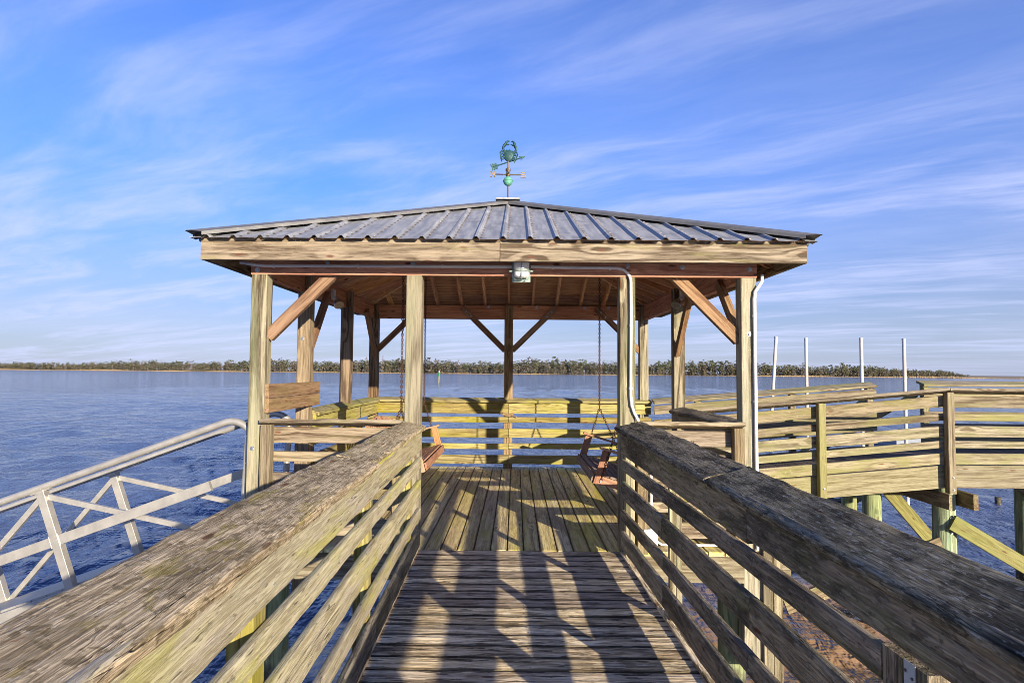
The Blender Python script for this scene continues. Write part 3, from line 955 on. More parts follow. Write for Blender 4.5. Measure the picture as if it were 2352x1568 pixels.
# back braces bolted on the inner face of the back beam
yk = YB + PW + 0.006 - bt - 0.022
for (xa, sg) in ((XL + PW, 1), (CX - PW / 2, -1), (CX + PW / 2, 1), (XR - PW, -1)):
    knee((xa - sg * 0.012, yk, 1.90), (xa + sg * 0.70, yk, BZ1 - 0.035), 0.092, 0.04, (-sg, 0, 1))
    for f in (0.79, 0.9):
        bolt((xa + sg * 0.70 * f, yk - 0.0205, 1.90 + (BZ1 - .035 - 1.90) * f), (0, -1, 0), pav, 0.014)

# ---- roof
SE = 2.59                                      # half side at the fascia's outer face
SLOPE = 0.386
ZE = 2.695                                     # sheathing top at the fascia


def rz(s):
    """height of the sheathing top at distance s from the centre"""
    return ZE + SLOPE * (SE - s)


def sector(k):
    """frame of roof side k: (outward, along)"""
    return [((0, -1, 0), (1, 0, 0)), ((1, 0, 0), (0, 1, 0)), ((0, 1, 0), (-1, 0, 0)), ((-1, 0, 0), (0, -1, 0))][k]


C0 = Vector((CX, CY, 0))


def rp(k, s, a, z):
    o, l = sector(k)
    return C0 + Vector(o) * s + Vector(l) * a + Vector((0, 0, z))


for k in range(4):
    # fascia, two boards butted at mid span
    zc = (2.497 + 2.683) / 2
    for a0, a1 in ((-SE + (0.038 if k in (1, 3) else 0), -0.028), (-0.022, SE - (0.038 if k in (1, 3) else 0))):
        board('fascia_board', rp(k, SE - 0.019, a0, zc), rp(k, SE - 0.019, a1, zc), 0.186, 0.038, (0, 0, 1), M['fascia'], pav)
    # plywood sheathing
    vs, m_ = [], 0.016
    pts = [rp(k, SE, -SE, rz(SE)), rp(k, SE, SE, rz(SE)), rp(k, 0.001, 0.001, rz(0)), rp(k, 0.001, -0.001, rz(0))]
    o, l = sector(k)
    L = 2 * SE
    mw = Matrix((Vector(l), Vector(o), Vector(l).cross(Vector(o)))).transposed().to_4x4()
    mw.translation = rp(k, SE / 2, 0, rz(SE / 2))
    inv = mw.inverted()
    bm = bmesh.new()
    top = [bm.verts.new(inv @ p) for p in pts]
    bot = [bm.verts.new(inv @ (p - Vector((0, 0, m_)))) for p in pts]
    bm.faces.new(top); bm.faces.new(bot[::-1])
    for j in range(4):
        bm.faces.new((top[j], top[(j + 1) % 4], bot[(j + 1) % 4], bot[j]))
    put('sheathing', mesh_from_bm('sheathing', bm), M['ply'], pav, mw)
    # common rafters
    for j in range(-6, 7):
        a = j * 0.394
        s0, s1 = SE - 0.04, max(abs(a) + 0.03, 0.06)
        if s0 - s1 < 0.1: continue
        off = 0.016 + 0.072
        board('rafter', rp(k, s0, a, rz(s0) - off), rp(k, s1, a, rz(s1) - off), 0.13, 0.038, (0, 0, 1), M['rafter'], pav)
    # hip rafter between side k and k+1
    d = (Vector(sector(k)[0]) + Vector(sector((k + 1) % 4)[0]))
    pa, pb = C0 + d * (SE - 0.05), C0 + d * 0.05
    pa.z, pb.z = rz(SE - 0.05) - 0.105, rz(0.05) - 0.105
    board('hip_rafter', pa, pb, 0.15, 0.038, (0, 0, 1), M['rafter'], pav)

# galvanised sheets: each 0.914 m wide with four raised ribs
RIB = 0.2286
SO = SE + 0.068                                # sheet edge overhangs the fascia


def profile(a):
    """height of the sheet above the deck at distance a along the eave"""
    u = ((a / RIB + 0.5) % 1.0 - 0.5) * RIB
    au = abs(u)
    if au < 0.010: return 0.024
    if au < 0.030: return 0.024 * (0.030 - au) / 0.020
    v_ = abs(au - RIB / 2)
    return 0.0


for k in range(4):
    o, l = sector(k)
    base = []
    for j in range(-12, 13):
        for q in (-0.030, -0.010, 0.010, 0.030, 0.07, 0.114):
            base.append(j * RIB + q)
    nsh = 6
    for sh in range(nsh):
        lo, hi = -SO + sh * 2 * SO / nsh, -SO + (sh + 1) * 2 * SO / nsh
        aa = sorted({lo, hi} | {b for b in base if lo < b < hi} | ({0.0} if lo < 0 < hi else set()))
        bm = bmesh.new()
        rows = []
        lift = 0.004 + 0.0012 * (sh % 2)
        for a in aa:
            a_ = min(max(a, -SO + 0.001), SO - 0.001)
            p = profile(a) + lift
            s_top = max(abs(a_) - 0.0, 0.0)
            n = 4
            ring = []
            for t in range(n + 1):
                s = SO + (s_top - SO) * t / n
                wob = 0.0015 * math.sin(a * 31 + t * 2.1 + k)
                ring.append(bm.verts.new(rp(k, s, a_, rz(s) + p + wob)))
            rows.append(ring)
        for r0, r1 in zip(rows, rows[1:]):
            for t in range(len(r0) - 1):
                try:
                    bm.faces.new((r0[t], r1[t], r1[t + 1], r0[t + 1]))
                except ValueError:
                    pass
        bmesh.ops.remove_doubles(bm, verts=bm.verts, dist=0.0005)
        put('roof_sheet', mesh_from_bm('roof_sheet', bm), M['roof'] if k in (0, 2) else M['roof_side'], pav)
    # screws beside every rib
    bm = bmesh.new()
    for j in range(-11, 12):
        a = j * RIB + 0.042
        s = SO - 0.06
        while s > abs(a) + 0.08:
            p = rp(k, s, a, rz(s) + 0.006)
            box_bm(bm, p - Vector((0.008, 0.010, 0.002)), p + Vector((0.008, 0.010, 0.006)))
            s -= 0.145
    sc = put('roof_screws', mesh_from_bm('roof_screws', bm), M['rod'], pav)
    sc['kind'] = 'stuff'
    # hip cap: a folded strip along the hip
    d = (Vector(sector(k)[0]) + Vector(sector((k + 1) % 4)[0]))
    bm = bmesh.new()
    rings = []
    wv = 0.15
    for t in np.linspace(0, 1, 9):
        s = SO + 0.03 + (0.05 - SO) * t
        c = C0 + d * s
        zc = rz(s) + 0.066
        e0, e1 = Vector(sector(k)[0]), Vector(sector((k + 1) % 4)[0])
        pts = []
        for (q, dz) in ((-wv - .001, -0.034), (-wv, -0.004 - SLOPE * 0.0), (-0.02, 0.004), (0.02, 0.004), (wv, -0.004), (wv + .001, -0.034)):
            # move across the hip: towards side k+1 (q>0) or k (q<0) keeps the plane's height
            if q < 0: p = c + e1 * q
            else: p = c - e0 * q
            pts.append(bm.verts.new((p.x, p.y, zc + dz + 0.0012 * math.sin(t * 9 + q * 40))))
        rings.append(pts)
    for r0, r1 in zip(rings, rings[1:]):
        for j in range(5):
            bm.faces.new((r0[j], r0[j + 1], r1[j + 1], r1[j]))
    put('hip_cap', mesh_from_bm('hip_cap', bm), M['hip'], pav)
# apex cap
bm = bmesh.new()
zt = rz(0) + 0.055
tip = bm.verts.new((CX, CY, zt + 0.048))
rin = [bm.verts.new((CX + sx * 0.15, CY + sy * 0.15, zt + 0.002)) for sx, sy in ((-1, -1), (1, -1), (1, 1), (-1, 1))]
rlow = [bm.verts.new((CX + sx * 0.152, CY + sy * 0.152, zt - 0.018)) for sx, sy in ((-1, -1), (1, -1), (1, 1), (-1, 1))]
for j in range(4):
    bm.faces.new((tip, rin[j], rin[(j + 1) % 4]))
    bm.faces.new((rin[j], rlow[j], rlow[(j + 1) % 4], rin[(j + 1) % 4]))
put('apex_cap', mesh_from_bm('apex_cap', bm), M['roof'], pav)

# galvanised hurricane ties on the back beam
bm0 = bmesh.new()
box_bm(bm0, (-0.018, -0.002, -0.045), (0.018, 0.0, 0.0))
box_bm(bm0, (0.014, -0.03, -0.02), (0.018, 0.0, 0.02))
tie = mesh_from_bm('tie', bm0)
tie.materials.append(M['galv'])
for j in (-4, -2, -1, 1, 3, 4):
    put('rafter_tie', tie, M['galv'], pav, Matrix.Translation((CX + j * 0.394 + 0.06, YB + PW + 0.006 - bt - 0.001, BZ1 - 0.005)))


# ---- pavilion railings
def straight_rail(label, a, b, inward, mat, capmat, ends=(True, True), pat=PAT, cap_w=0.185, tilt=0.022, post_mat=None, joint=None, cap_shift=0.0, group=None):
    """guard between two points: cap leaning inwards, five boards, nailer posts. inward = unit vector towards the deck"""
    a, b, inn = Vector((*a, 0)), Vector((*b, 0)), Vector((*inward, 0))
    r = railing_set('railing', (a + b) / 2, label, group)
    d = (b - a).normalized()
    ao, ai = a - inn * (cap_w * 0.5 - cap_shift), a + inn * (cap_w * 0.5 + cap_shift)
    bo, bi = b - inn * (cap_w * 0.5 - cap_shift), b + inn * (cap_w * 0.5 + cap_shift)
    for v, z in ((ao, 1.135), (bo, 1.135), (ai, 1.135 - 2 * tilt), (bi, 1.135 - 2 * tilt)):
        v.z = z
    cap_board('rail_cap', ao, ai, bo, bi, 0.038, capmat, r, random.randint(20, 90))
    cuts = [a, b] if joint is None else [a, a + d * joint, b]
    for p, q in zip(cuts, cuts[1:]):
        for (z0, z1) in pat:
            zc = Vector((0, 0, (z0 + z1) / 2 + random.uniform(-.006, .006)))
            board('rail_board', p + d * 0.003 + zc, q - d * 0.003 + zc, z1 - z0, 0.036, (0, 0, 1), mat, r, 0.004)
    for e, p, sg in ((ends[0], a, 1), (ends[1], b, -1)):
        if e:
            c = p + d * sg * 0.046 - inn * 0.065
            board('rail_post', c + Vector((0, 0, -0.02)), c + Vector((0, 0, 1.075)), 0.089, 0.089, d, post_mat or M['frame'], r)
    return r


flr = straight_rail('short tan railing at the pavilion front, left of the entrance', (XL + PW + .002, YF + 0.045), (FX[1] - .002, YF + 0.045), (0, 1), M['fascia'], M['fascia'], cap_w=0.17, tilt=0.022, pat=[(0.905, 1.045), (0.74, 0.829), (0.51, 0.65), (0.325, 0.414), (0.10, 0.24)], cap_shift=-0.045)
frr = straight_rail('short tan railing at the pavilion front, right of the entrance', (FX[2] + PW + .002, YF + 0.045), (FX[3] - .002, YF + 0.045), (0, 1), M['fascia'], M['fascia'], cap_w=0.17, tilt=0.022, pat=[(0.905, 1.045), (0.74, 0.829), (0.51, 0.65), (0.325, 0.414), (0.10, 0.24)], cap_shift=-0.045)
straight_rail('mossy yellow railing across the back of the pavilion deck', (XL + 0.01, YB - 0.0195), (XR + 0.03, YB - 0.0195), (0, -1), M['rail_yellow'], M['rail_yellow'], ends=(False, False), joint=CX - XL, cap_shift=-0.01)
straight_rail('mossy railing along the left side of the pavilion', (XL + PW + 0.0195, 6.80), (XL + PW + 0.0195, YB - 0.045), (1, 0), M['rail_yellow'], M['rail_yellow'], ends=(True, False), cap_shift=-0.03)
straight_rail('dark capped railing on the right side of the pavilion', (XR - PW - 0.0195, 5.66), (XR - PW - 0.0195, 7.76), (-1, 0), M['ramp'], M['rail_right'], ends=(False, True), cap_shift=-0.03)
# writing on the front-right board
bm = bmesh.new()
for pts_ in ([(0, .042), (0, 0), (.02, 0)], [(.040, .024), (.030, .018), (.030, .006), (.040, 0), (.050, .006), (.050, .018), (.040, .024)], [(.062, .042), (.062, 0)], [(.080, .042), (.078, .014)], [(.078, .004), (.078, 0)]):
    tube_bm(bm, [(1.50 + a * 1.1 + b * 0.15, YF + 0.045 - 0.0185, 0.922 + b) for a, b in pts_], 0.0022, 5)
put('lettering', mesh_from_bm('lettering', bm), M['ink'], frr)

# ---- chest-high panel over the gangway opening
pn = empty('gate_panel', (XL + PW + 0.02, 6.2, 1.17), 'panel of two broad brown planks fixed chest high between the left posts', 'panel')
for z0 in (1.172, 1.303):
    board('plank', (XL + PW + 0.0195, YF + 0.02, z0 + 0.064), (XL + PW + 0.0195, 6.93, z0 + 0.064), 0.127, 0.036, (0, 0, 1), M['panel'], pn)

# ================================================================== RAMP AND LANDING ON THE RIGHT
X0R, XB = 2.34, 5.43
RS = 0.093


def dz_(x):
    return 0.085 + RS * (min(x, XB) - 2.155)


ramp = empty('ramp', (3.8, 8.7, 0), kind='structure')
landing = empty('landing', (7.5, 8.7, 0.38), kind='structure')
x = X0R
while x < 10.2:
    par = ramp if x < XB else landing
    board('deck_board', (x + .07, 7.86, dz_(x + .07) - 0.019), (x + .07, 9.73, dz_(x + .07) - 0.019), 0.1385, 0.038, (1, 0, RS if x < XB else 0), M['deck_ramp'], par, 0.004)
    x += 0.1445
for yy in (7.82, 9.76):
    board('fascia_board', (X0R - .02, yy, dz_(X0R) + 0.035 - 0.14), (XB - .003, yy, dz_(XB) + 0.035 - 0.14), 0.282, 0.038, (0, 0, 1), M['ramp_fascia'], ramp)
    board('fascia_board', (XB + .003, yy, dz_(XB) + 0.035 - 0.14), (10.2, yy, dz_(XB) + 0.035 - 0.14), 0.282, 0.038, (0, 0, 1), M['ramp_fascia'], landing)

# guard boards below the cap top: (top, bottom)
RPAT = [(0.085, 0.222), (0.305, 0.394), (0.458, 0.595), (0.645, 0.734), (0.80, 0.937)]


def sloped_rail(label, segs, ycap, yboard, ypost, post_x, sgn, extra_cap=0.0, cap_w=0.17, bend=True):
    r = railing_set('railing', (segs[0][0], yboard, 0), label)
    for (xa, za, xb, zb) in segs:
        d = Vector((xb - xa, 0, zb - za)).normalized()
        e = extra_cap
        board('rail_cap', (xa, ycap, za - 0.019), (xb, ycap, zb - 0.019), cap_w, 0.038, (0, 1, 0.28 * sgn), M['ramp'], r, 0.006)
        for (t, b) in RPAT:
            zc = (t + b) / 2
            board('rail_board', (xa + .003, yboard, za - zc), (xb - .003, yboard, zb - zc), b - t, 0.036, (0, 0, 1), M['ramp'], r, 0.004)
    for (px, zt, zb) in post_x:
        board('rail_post', (px, ypost, zb), (px, ypost, zt - 0.04), 0.089, 0.089, (0, 1, 0), M['ramp'], r, 0.006)
        if ypost < yboard:
            for q in (0.05, 0.2):
                bolt((px + 0.005, ypost - 0.0445, zb + q), (0, -1, 0), r, 0.012)
    return r


def zc_near(x): return 1.075 + 0.094 * (x - 2.155)


XE = XB
nr = sloped_rail('tan railing rising along the near side of the ramp with posts bolted outside', [(XR + 0.01, zc_near(XR + .01), XE - .003, zc_near(XE)), (XE + .003, zc_near(XE) - 0.006, 10.2, zc_near(XE) - 0.006)],
                 7.77, 7.80, 7.73, [(3.83, zc_near(3.83), dz_(3.83) - 0.30), (5.43, zc_near(5.43), dz_(5.43) - 0.30), (7.2, zc_near(XE), dz_(9) - 0.3), (9.0, zc_near(XE), dz_(9) - 0.3)], -1)
sloped_rail('mossy far railing of the ramp ending in a cut cap', [(XR + 0.04, 1.118, 5.70, 1.415)], 9.80, 9.735, 9.80, [(2.9, 1.17, -0.1), (4.4, 1.30, 0.0), (5.62, 1.40, 0.1)], 1, cap_w=0.2)
sloped_rail('far railing of the upper landing beyond the gap', [(6.44, 1.44, 10.2, 1.44)], 9.80, 9.735, 9.80, [(6.50, 1.44, 0.1), (8.3, 1.44, 0.1), (9.9, 1.44, 0.1)], 1, cap_w=0.2)

# stair with a sloping handrail leaving the gap in the landing's far railing
st = empty('stair', (6.1, 10.2, 0.3), 'wooden stair with sloping handrails leading down from the gap in the landing railing', 'stair')
for xs_ in (5.72, 6.42):
    board('stringer', (xs_, 9.80, 0.22), (xs_, 12.9, -1.35), 0.235, 0.038, (0, 0, 1), M['frame'], st)
    board('handrail', (xs_ - .55 * (xs_ > 6), 13.0, -0.35), (xs_, 9.88, 1.25), 0.09, 0.05, (0, 0, 1), M['rail_yellow'], st)
    board('newel_post', (xs_, 12.6, -1.35), (xs_, 12.6, -0.15), 0.089, 0.089, (0, 1, 0), M['rail_yellow'], st)
for q in range(8):
    board('tread', (5.74, 9.98 + q * 0.36, 0.20 - q * 0.185), (6.40, 9.98 + q * 0.36, 0.20 - q * 0.185), 0.26, 0.036, (0, 1, 0), M['deck_ramp'], st)

fd = empty('floating_dock', (19.4, 30.5, WZ), 'small grey float lying on the water beyond the gap in the railing', 'dock')
bm = bmesh.new()
box_bm(bm, (18.2, 29.5, WZ - 0.2), (20.8, 31.5, WZ + 0.55))
put('float', mesh_from_bm('float', bm), M['grey_dock'], fd)
for q in range(9):
    board('deck_board', (18.34 + q * 0.29, 29.4, WZ + 0.57), (18.34 + q * 0.29, 31.6, WZ + 0.57), 0.28, 0.03, (1, 0, 0), M['grey_dock'], fd)

# ---- white guide poles
for k, (xp, yp, top, lean, lab) in enumerate(((6.66, 16.0, 2.48, 0.62, 'leaning white pole, first to the right of the pavilion'), (7.67, 16.2, 2.46, 0.0, 'upright white pole beside the leaning one'),
                                           (8.78, 15.6, 2.44, 0.02, 'white pole rising behind the end of the mossy ramp cap'), (9.74, 15.4, 2.42, 0.0, 'white pole standing over the gap in the far railing'))):
    o = empty('guide_pole', (xp - lean * 1.5, yp, WZ), lab, 'pole', 'white plastic guide poles behind the ramp')
    tube('pipe', [(xp - lean * 0.22, yp, WZ - 0.5), (xp, yp, 0.6), (xp + lean * 0.22, yp, top)], 0.042, M['pvc'], o, 12)
    tube('pole_cap', [(xp + lean * 0.22, yp, top), (xp + lean * 0.225, yp, top + 0.045)], 0.047, M['pvc'], o, 12)


# ---- pilings
def piling(x, y, top, label, r=0.13, group=None, bot=WZ - 0.6):
    bm = bmesh.new()
    rings = []
    n = 14
    L = top - bot
    for i in range(9):
        t = i / 8
        ring = []
        for k in range(n):
            a = 2 * PI * k / n
            rr_ = r * (1.05 - 0.1 * t) * (1 + 0.03 * mnoise.noise((math.cos(a) * 2 + x, math.sin(a) * 2 + y, t * 3)))
            ring.append(bm.verts.new((-L / 2 + L * t, rr_ * math.cos(a), rr_ * math.sin(a))))
        rings.append(ring)
    for a, b in zip(rings, rings[1:]):
        for k in range(n):
            bm.faces.new((a[k], a[(k + 1) % n], b[(k + 1) % n], b[k]))
    bm.faces.new(rings[-1]); bm.faces.new(rings[0][::-1])
    me = mesh_from_bm('piling', bm, True)
    try: me.set_sharp_from_angle(angle=R(50))
    except Exception: pass
    mw = Matrix(((0, 1, 0, x), (0, 0, 1, y), (1, 0, 0, bot + L / 2), (0, 0, 0, 1)))
    o = put('piling', me, M['pile'], None, mw)
    return tag(o, label, 'piling', group)


def child_board(name, parent, p0, p1, w, t, up, mat):
    return board(name, p0, p1, w, t, up, mat, parent, 0.004)


GP = 'round timber pilings under the decks'
pB = piling(5.50, 7.97, dz_(XB) - 0.06, 'green piling in front under the foot of the landing post', 0.135, GP)
for sx in (-0.155, 0.155):
    child_board('cap_beam', pB, (5.50 + sx, 7.62, 0.0), (5.50 + sx, 10.0, 0.0), 0.19, 0.038 if sx < 0 else 0.06, (0, 0, 1), M['frame'])
child_board('cross_brace', pB, (5.48, 7.80, -0.28), (7.75, 7.80, -1.62), 0.19, 0.042, (0.5, 0, 1), M['brace_yellow'])
child_board('cross_brace', pB, (5.36, 7.83, -0.56), (3.4, 7.83, -1.35), 0.19, 0.042, (-0.5, 0, 1), M['frame'])
bolt((5.50, 7.97 - 0.138, -0.24), (0, -1, 0), pB, 0.018)
bolt((5.50, 7.97 - 0.138, -0.42), (0, -1, 0), pB, 0.018)
pF = piling(5.52, 9.6, dz_(XB) - 0.06, 'shaded piling behind the green one under the ramp', 0.135, GP)
child_board('cross_brace', pF, (5.60, 9.45, -0.10), (7.0, 9.45, -1.75), 0.19, 0.042, (1, 0, 1), M['brace_yellow'])
piling(5.71, 10.6, 0.1, 'slim piling farthest left beneath the ramp boards', 0.12, GP)
pR = piling(7.66, 9.3, dz_(XB) - 0.06, 'piling at the right edge of the picture with a crossing brace', 0.16, GP)
child_board('cross_brace', pR, (7.34, 9.12, 0.02), (8.7, 9.12, -0.9), 0.19, 0.042, (1, 0, 1), M['frame'])
piling(8.0, 7.97, dz_(XB) - 0.06, 'piling under the outer end of the landing', 0.135, GP)
for (px_, py_, lab) in ((-1.13, 2.75, 'green piling glimpsed through the left railing boards'), (1.28, 2.75, 'piling beside the right edge of the boardwalk'),
                        (-1.10, 0.35, 'piling under the near left edge of the boardwalk'), (1.30, 0.35, 'piling under the near right edge of the boardwalk'),
                        (-2.2, 5.75, 'piling under the front left pavilion corner'), (2.0, 5.75, 'piling under the front right pavilion corner'),
                        (-0.1, 5.75, 'piling under the middle of the pavilion front'), (-2.2, 9.8, 'piling under the back left pavilion corner'),
                        (2.0, 9.8, 'piling under the back right pavilion corner'), (-0.1, 9.8, 'piling under the middle of the pavilion back')):
    p_ = piling(px_, py_, -0.03 if abs(px_) < 1.4 and py_ < 5 else -0.29, lab, 0.125, GP)
    if py_ < 5 and px_ < 0:
        child_board('cap_beam', p_, (px_ - 0.2, py_ + 0.15, -0.375), (-px_ + 0.35, py_ + 0.15, -0.375), 0.19, 0.038, (0, 0, 1), M['frame'])
        child_board('cross_brace', p_, (px_, py_ - 0.155, -0.5), (-px_, py_ - 0.155, -1.7), 0.14, 0.038, (0, 0, 1), M['brace'])

stub = piling(12.9, 16.6, WZ + 0.22, 'short stump of a rotten piling just above the water', 0.075, None)

# channel marker far out
cm = empty('channel_marker', (-22, 175, WZ), 'distant channel post with a green top standing in open water', 'marker')
tube('pile', [(-22, 175, WZ - 1), (-21.85, 175, WZ + 2.0)], 0.24, M['post'], cm, 8)
tube('green_band', [(-21.86, 175, WZ + 1.95), (-21.8, 175, WZ + 3.0)], 0.32, M['marker_green'], cm, 8)
tube('tip', [(-21.8, 175, WZ + 3.0), (-21.78, 175, WZ + 3.5)], 0.2, M['pvc'], cm, 8)

# ================================================================== GANGWAY
gw = empty('gangway', (-2.6, 6.1, 0.03), 'aluminium gangway with tubular handrails sloping down left of the pavilion', 'gangway')
sl_ = R(20)
gd = Vector((-math.cos(sl_), 0, -math.sin(sl_)))
gu = Vector((-math.sin(sl_), 0, math.cos(sl_)))
GO = Vector((-2.60, 0, 0.03))
LEN = 6.2


def gp(s, h, y):
    p = GO + gd * s + gu * h
    return Vector((p.x, y, p.z))


def bar(name, p0, p1, w, t, up, par):
    return board(name, p0, p1, w, t, up, M['alu'], par, 0.003)


for side, yy in ((0, 5.62), (1, 6.62)):
    ends = []
    arc = []
    for k in range(9):
        a = k / 8 * R(72)
        arc.append(gp(-0.30 - 0.20 * math.sin(a), 1.0 - 0.20 * (1 - math.cos(a)), yy))
    tail = [gp(-0.16, 0.05, yy)]
    tube('handrail', [gp(LEN, 1.0, yy)] + [gp(s, 1.0, yy) for s in (4.5, 3, 1.5, 0.3)] + arc + tail, 0.033, M['alu'], gw, 14)
    bar('bottom_chord', gp(-0.1, 0, yy), gp(LEN, 0, yy), 0.10, 0.06, gu, gw)
    st_ = [1.47 + 1.5 * k for k in range(4)]
    prev = -0.05
    for s in st_:
        bar('upright', gp(s, 0.05, yy), gp(s, 0.972, yy), 0.075, 0.07, gd, gw)
        bar('rail_bracket', gp(s - 0.09, 0.967, yy), gp(s + 0.09, 0.967, yy), 0.05, 0.014, (0, 1, 0), gw)
        bar('mid_rail', gp(prev + 0.04, 0.50, yy - 0.012), gp(s - 0.04, 0.50, yy - 0.012), 0.09, 0.04, gu, gw)
        for ds in (-0.042, 0.042):
            bar('weld_bead', gp(s + ds, 0.445, yy - 0.012), gp(s + ds, 0.555, yy - 0.012), 0.050, 0.010, (0, 1, 0), gw)
        bar('weld_bead', gp(s, 0.948, yy), gp(s, 0.958, yy), 0.084, 0.080, gd, gw)
        prev = s
    tops = st_
    bots = [0.0] + [s for s in st_]
    for k, s in enumerate(st_):
        b0 = st_[k - 1] if k else 0.02
        b1 = st_[k + 1] if k + 1 < len(st_) else LEN
        if k % 2 == 0:
            bar('diagonal', gp(s - 0.04, 0.90, yy + 0.008), gp(b0 + 0.04, 0.06, yy + 0.008), 0.05, 0.035, gu, gw)
            bar('diagonal', gp(s + 0.04, 0.90, yy + 0.008), gp(b1 - 0.04, 0.06, yy + 0.008), 0.05, 0.035, gu, gw)
for k in range(42):
    s = 0.05 + k * 0.147
    bar('tread', gp(s, 0.06, 5.66), gp(s, 0.06, 6.58), 0.14, 0.02, gd, gw)


# ================================================================== PORCH SWINGS
def chain_bm(bm, p0, p1, link=0.042, wire=0.0043):
    p0, p1 = Vector(p0), Vector(p1)
    L = (p1 - p0).length
    n = max(2, int(L / (link * 0.72)))
    d = (p1 - p0) / n
    ax = d.normalized()
    a = Vector((0, 1, 0)) if abs(ax.y) < 0.9 else Vector((1, 0, 0))
    u = ax.cross(a).normalized()
    v = ax.cross(u)
    for i in range(n):
        c = p0 + d * (i + 0.5)
        side = u if i % 2 else v
        nrm = v if i % 2 else u
        pts = []
        for k in range(8):
            an = 2 * PI * k / 8
            pts.append(c + ax * math.cos(an) * link * 0.55 + side * math.sin(an) * link * 0.30)
        rings = []
        for k in range(8):
            out = (pts[k] - c).normalized()
            rings.append([bm.verts.new(pts[k] + out * wire * math.cos(q) + nrm * wire * math.sin(q)) for q in (0.0, PI / 2, PI, 1.5 * PI)])
        for k in range(8):
            A, B = rings[k], rings[(k + 1) % 8]
            for q in range(4):
                bm.faces.new((A[q], A[(q + 1) % 4], B[(q + 1) % 4], B[q]))


def swing(label, xf, y0, y1, sgn, zf, tilt):
    """xf: x of the seat's front edge; sgn +1 = back towards +x; the seat leans back by `tilt`"""
    r = empty('porch_swing', (xf + sgn * 0.25, (y0 + y1) / 2, zf - 0.1), label, 'swing', 'wooden porch swings under the pavilion roof')
    ct, stt = math.cos(tilt), math.sin(tilt)

    def P(d, y, h):
        """d back from the front edge, h up from the seat plane"""
        return Vector((xf + sgn * (d * ct + h * stt), y, zf - d * stt + h * ct))
    U = P(0, 0, 1) - P(0, 0, 0)
    Dv = P(1, 0, 0) - P(0, 0, 0)
    for k in range(6):
        d = 0.045 + k * 0.082
        board('seat_slat', P(d, y0, 0.0), P(d, y1, 0.0), 0.07, 0.02, Dv, M['cedar_grey'] if sgn > 0 else M['cedar'], r)
    board('apron', P(-0.012, y0, -0.055), P(-0.012, y1, -0.055), 0.09, 0.022, U, M['cedar_grey'] if sgn > 0 else M['cedar'], r)
    for y in (y0 + 0.03, (y0 + y1) / 2, y1 - 0.03):
        board('seat_bearer', P(0.005, y, -0.06), P(0.50, y, -0.06), 0.09, 0.03, U, M['cedar'], r)
    B = Dv * 0.22 + U * 0.975

    def Q(t, y):
        return P(0.50, y, -0.02) + B * t
    Bn = B.normalized()
    for t in (0.10, 0.56):
        board('back_rail', Q(t, y0), Q(t, y1), 0.075, 0.024, Bn, M['cedar'], r)
    n = 22
    for k in range(n):
        y = y0 + 0.05 + (y1 - y0 - 0.10) * k / (n - 1)
        top = 0.58 + 0.10 * math.sin(PI * k / (n - 1))
        board('back_slat', Q(0.05, y) - Dv * 0.022, Q(top, y) - Dv * 0.022, 0.042, 0.014, (0, 1, 0), M['cedar'], r, 0)
    for y, e in ((y0 - 0.015, -1), (y1 + 0.015, 1)):
        board('arm_support', P(0.05, y, -0.11), P(0.05, y, 0.268), 0.09, 0.03, Dv, M['cedar'], r)
        board('armrest', P(-0.03, y, 0.28), P(0.56, y, 0.28), 0.10, 0.022, (0, 1, 0), M['cedar'], r)
        for d, h in ((0.02, 0.18), (0.08, 0.22), (0.05, 0.24)):
            bm = bmesh.new()
    # chains: two drops that part into a front and a back leg
    for y, e in ((y0 - 0.035, -1), (y1 + 0.035, 1)):
        top = Vector((xf + sgn * 0.27, y, rz(min(SE, abs(xf + sgn * .27 - CX))) - 0.16))
        ztop = rz(max(abs(xf + sgn * .27 - CX), abs(y - CY))) - 0.15
        top.z = ztop
        knot = Vector((xf + sgn * 0.27, y, zf + 0.62))
        bm = bmesh.new()
        chain_bm(bm, top, knot)
        chain_bm(bm, knot, P(0.08, y - e * 0.0, -0.07))
        chain_bm(bm, knot, P(0.50, y, 0.18))
        put('chain', mesh_from_bm('chain', bm), M['chain'], r)
        bolt(P(0.08, y - e * 0.004, -0.07), (0, e, 0), r, 0.014)
        tube('hook', [top + Vector((0, 0, 0.07)), top], 0.006, M['galv'], r, 6)
    return r


swing('porch swing on the right with a grey slatted seat hung from rusty chains', 0.885, 6.80, 8.40, 1, 0.455, R(17))
swing('porch swing on the left half hidden behind the front post', -1.07, 7.25, 9.0, -1, 0.49, R(15))

# ================================================================== LAMP, CONDUITS, WEATHERVANE
lp = empty('bulkhead_lamp', (0.045, YF - 0.05, 2.46), 'caged bulkhead lamp with a white jar fixed under the fascia', 'lamp')
lx, ly = 0.045, YF - 0.085
bm = bmesh.new()
box_bm(bm, (lx - 0.082, YF - 0.022, 2.36), (lx + 0.082, YF - 0.007, 2.60))
put('back_plate', mesh_from_bm('back_plate', bm), M['cage'], lp)
tube('jar', [(lx, ly, 2.58), (lx, ly, 2.43), (lx, ly, 2.405), (lx, ly, 2.392), (lx, ly, 2.385)], 0.06, M['jar'], lp, 20, [0.068, 0.07, 0.068, 0.058, 0.03])
tube('collar', [(lx, ly, 2.565), (lx, ly, 2.60)], 0.072, M['cage'], lp, 20)
ring = [(lx + 0.074 * math.cos(a), ly + 0.074 * math.sin(a), 2.442) for a in np.linspace(0, 2 * PI, 21)]
g1 = tube('guard_ring', ring, 0.0055, M['cage'], lp, 6)
tube('guard_ring', [(p[0], p[1], 2.455) for p in ring], 0.0045, M['cage'], lp, 6)
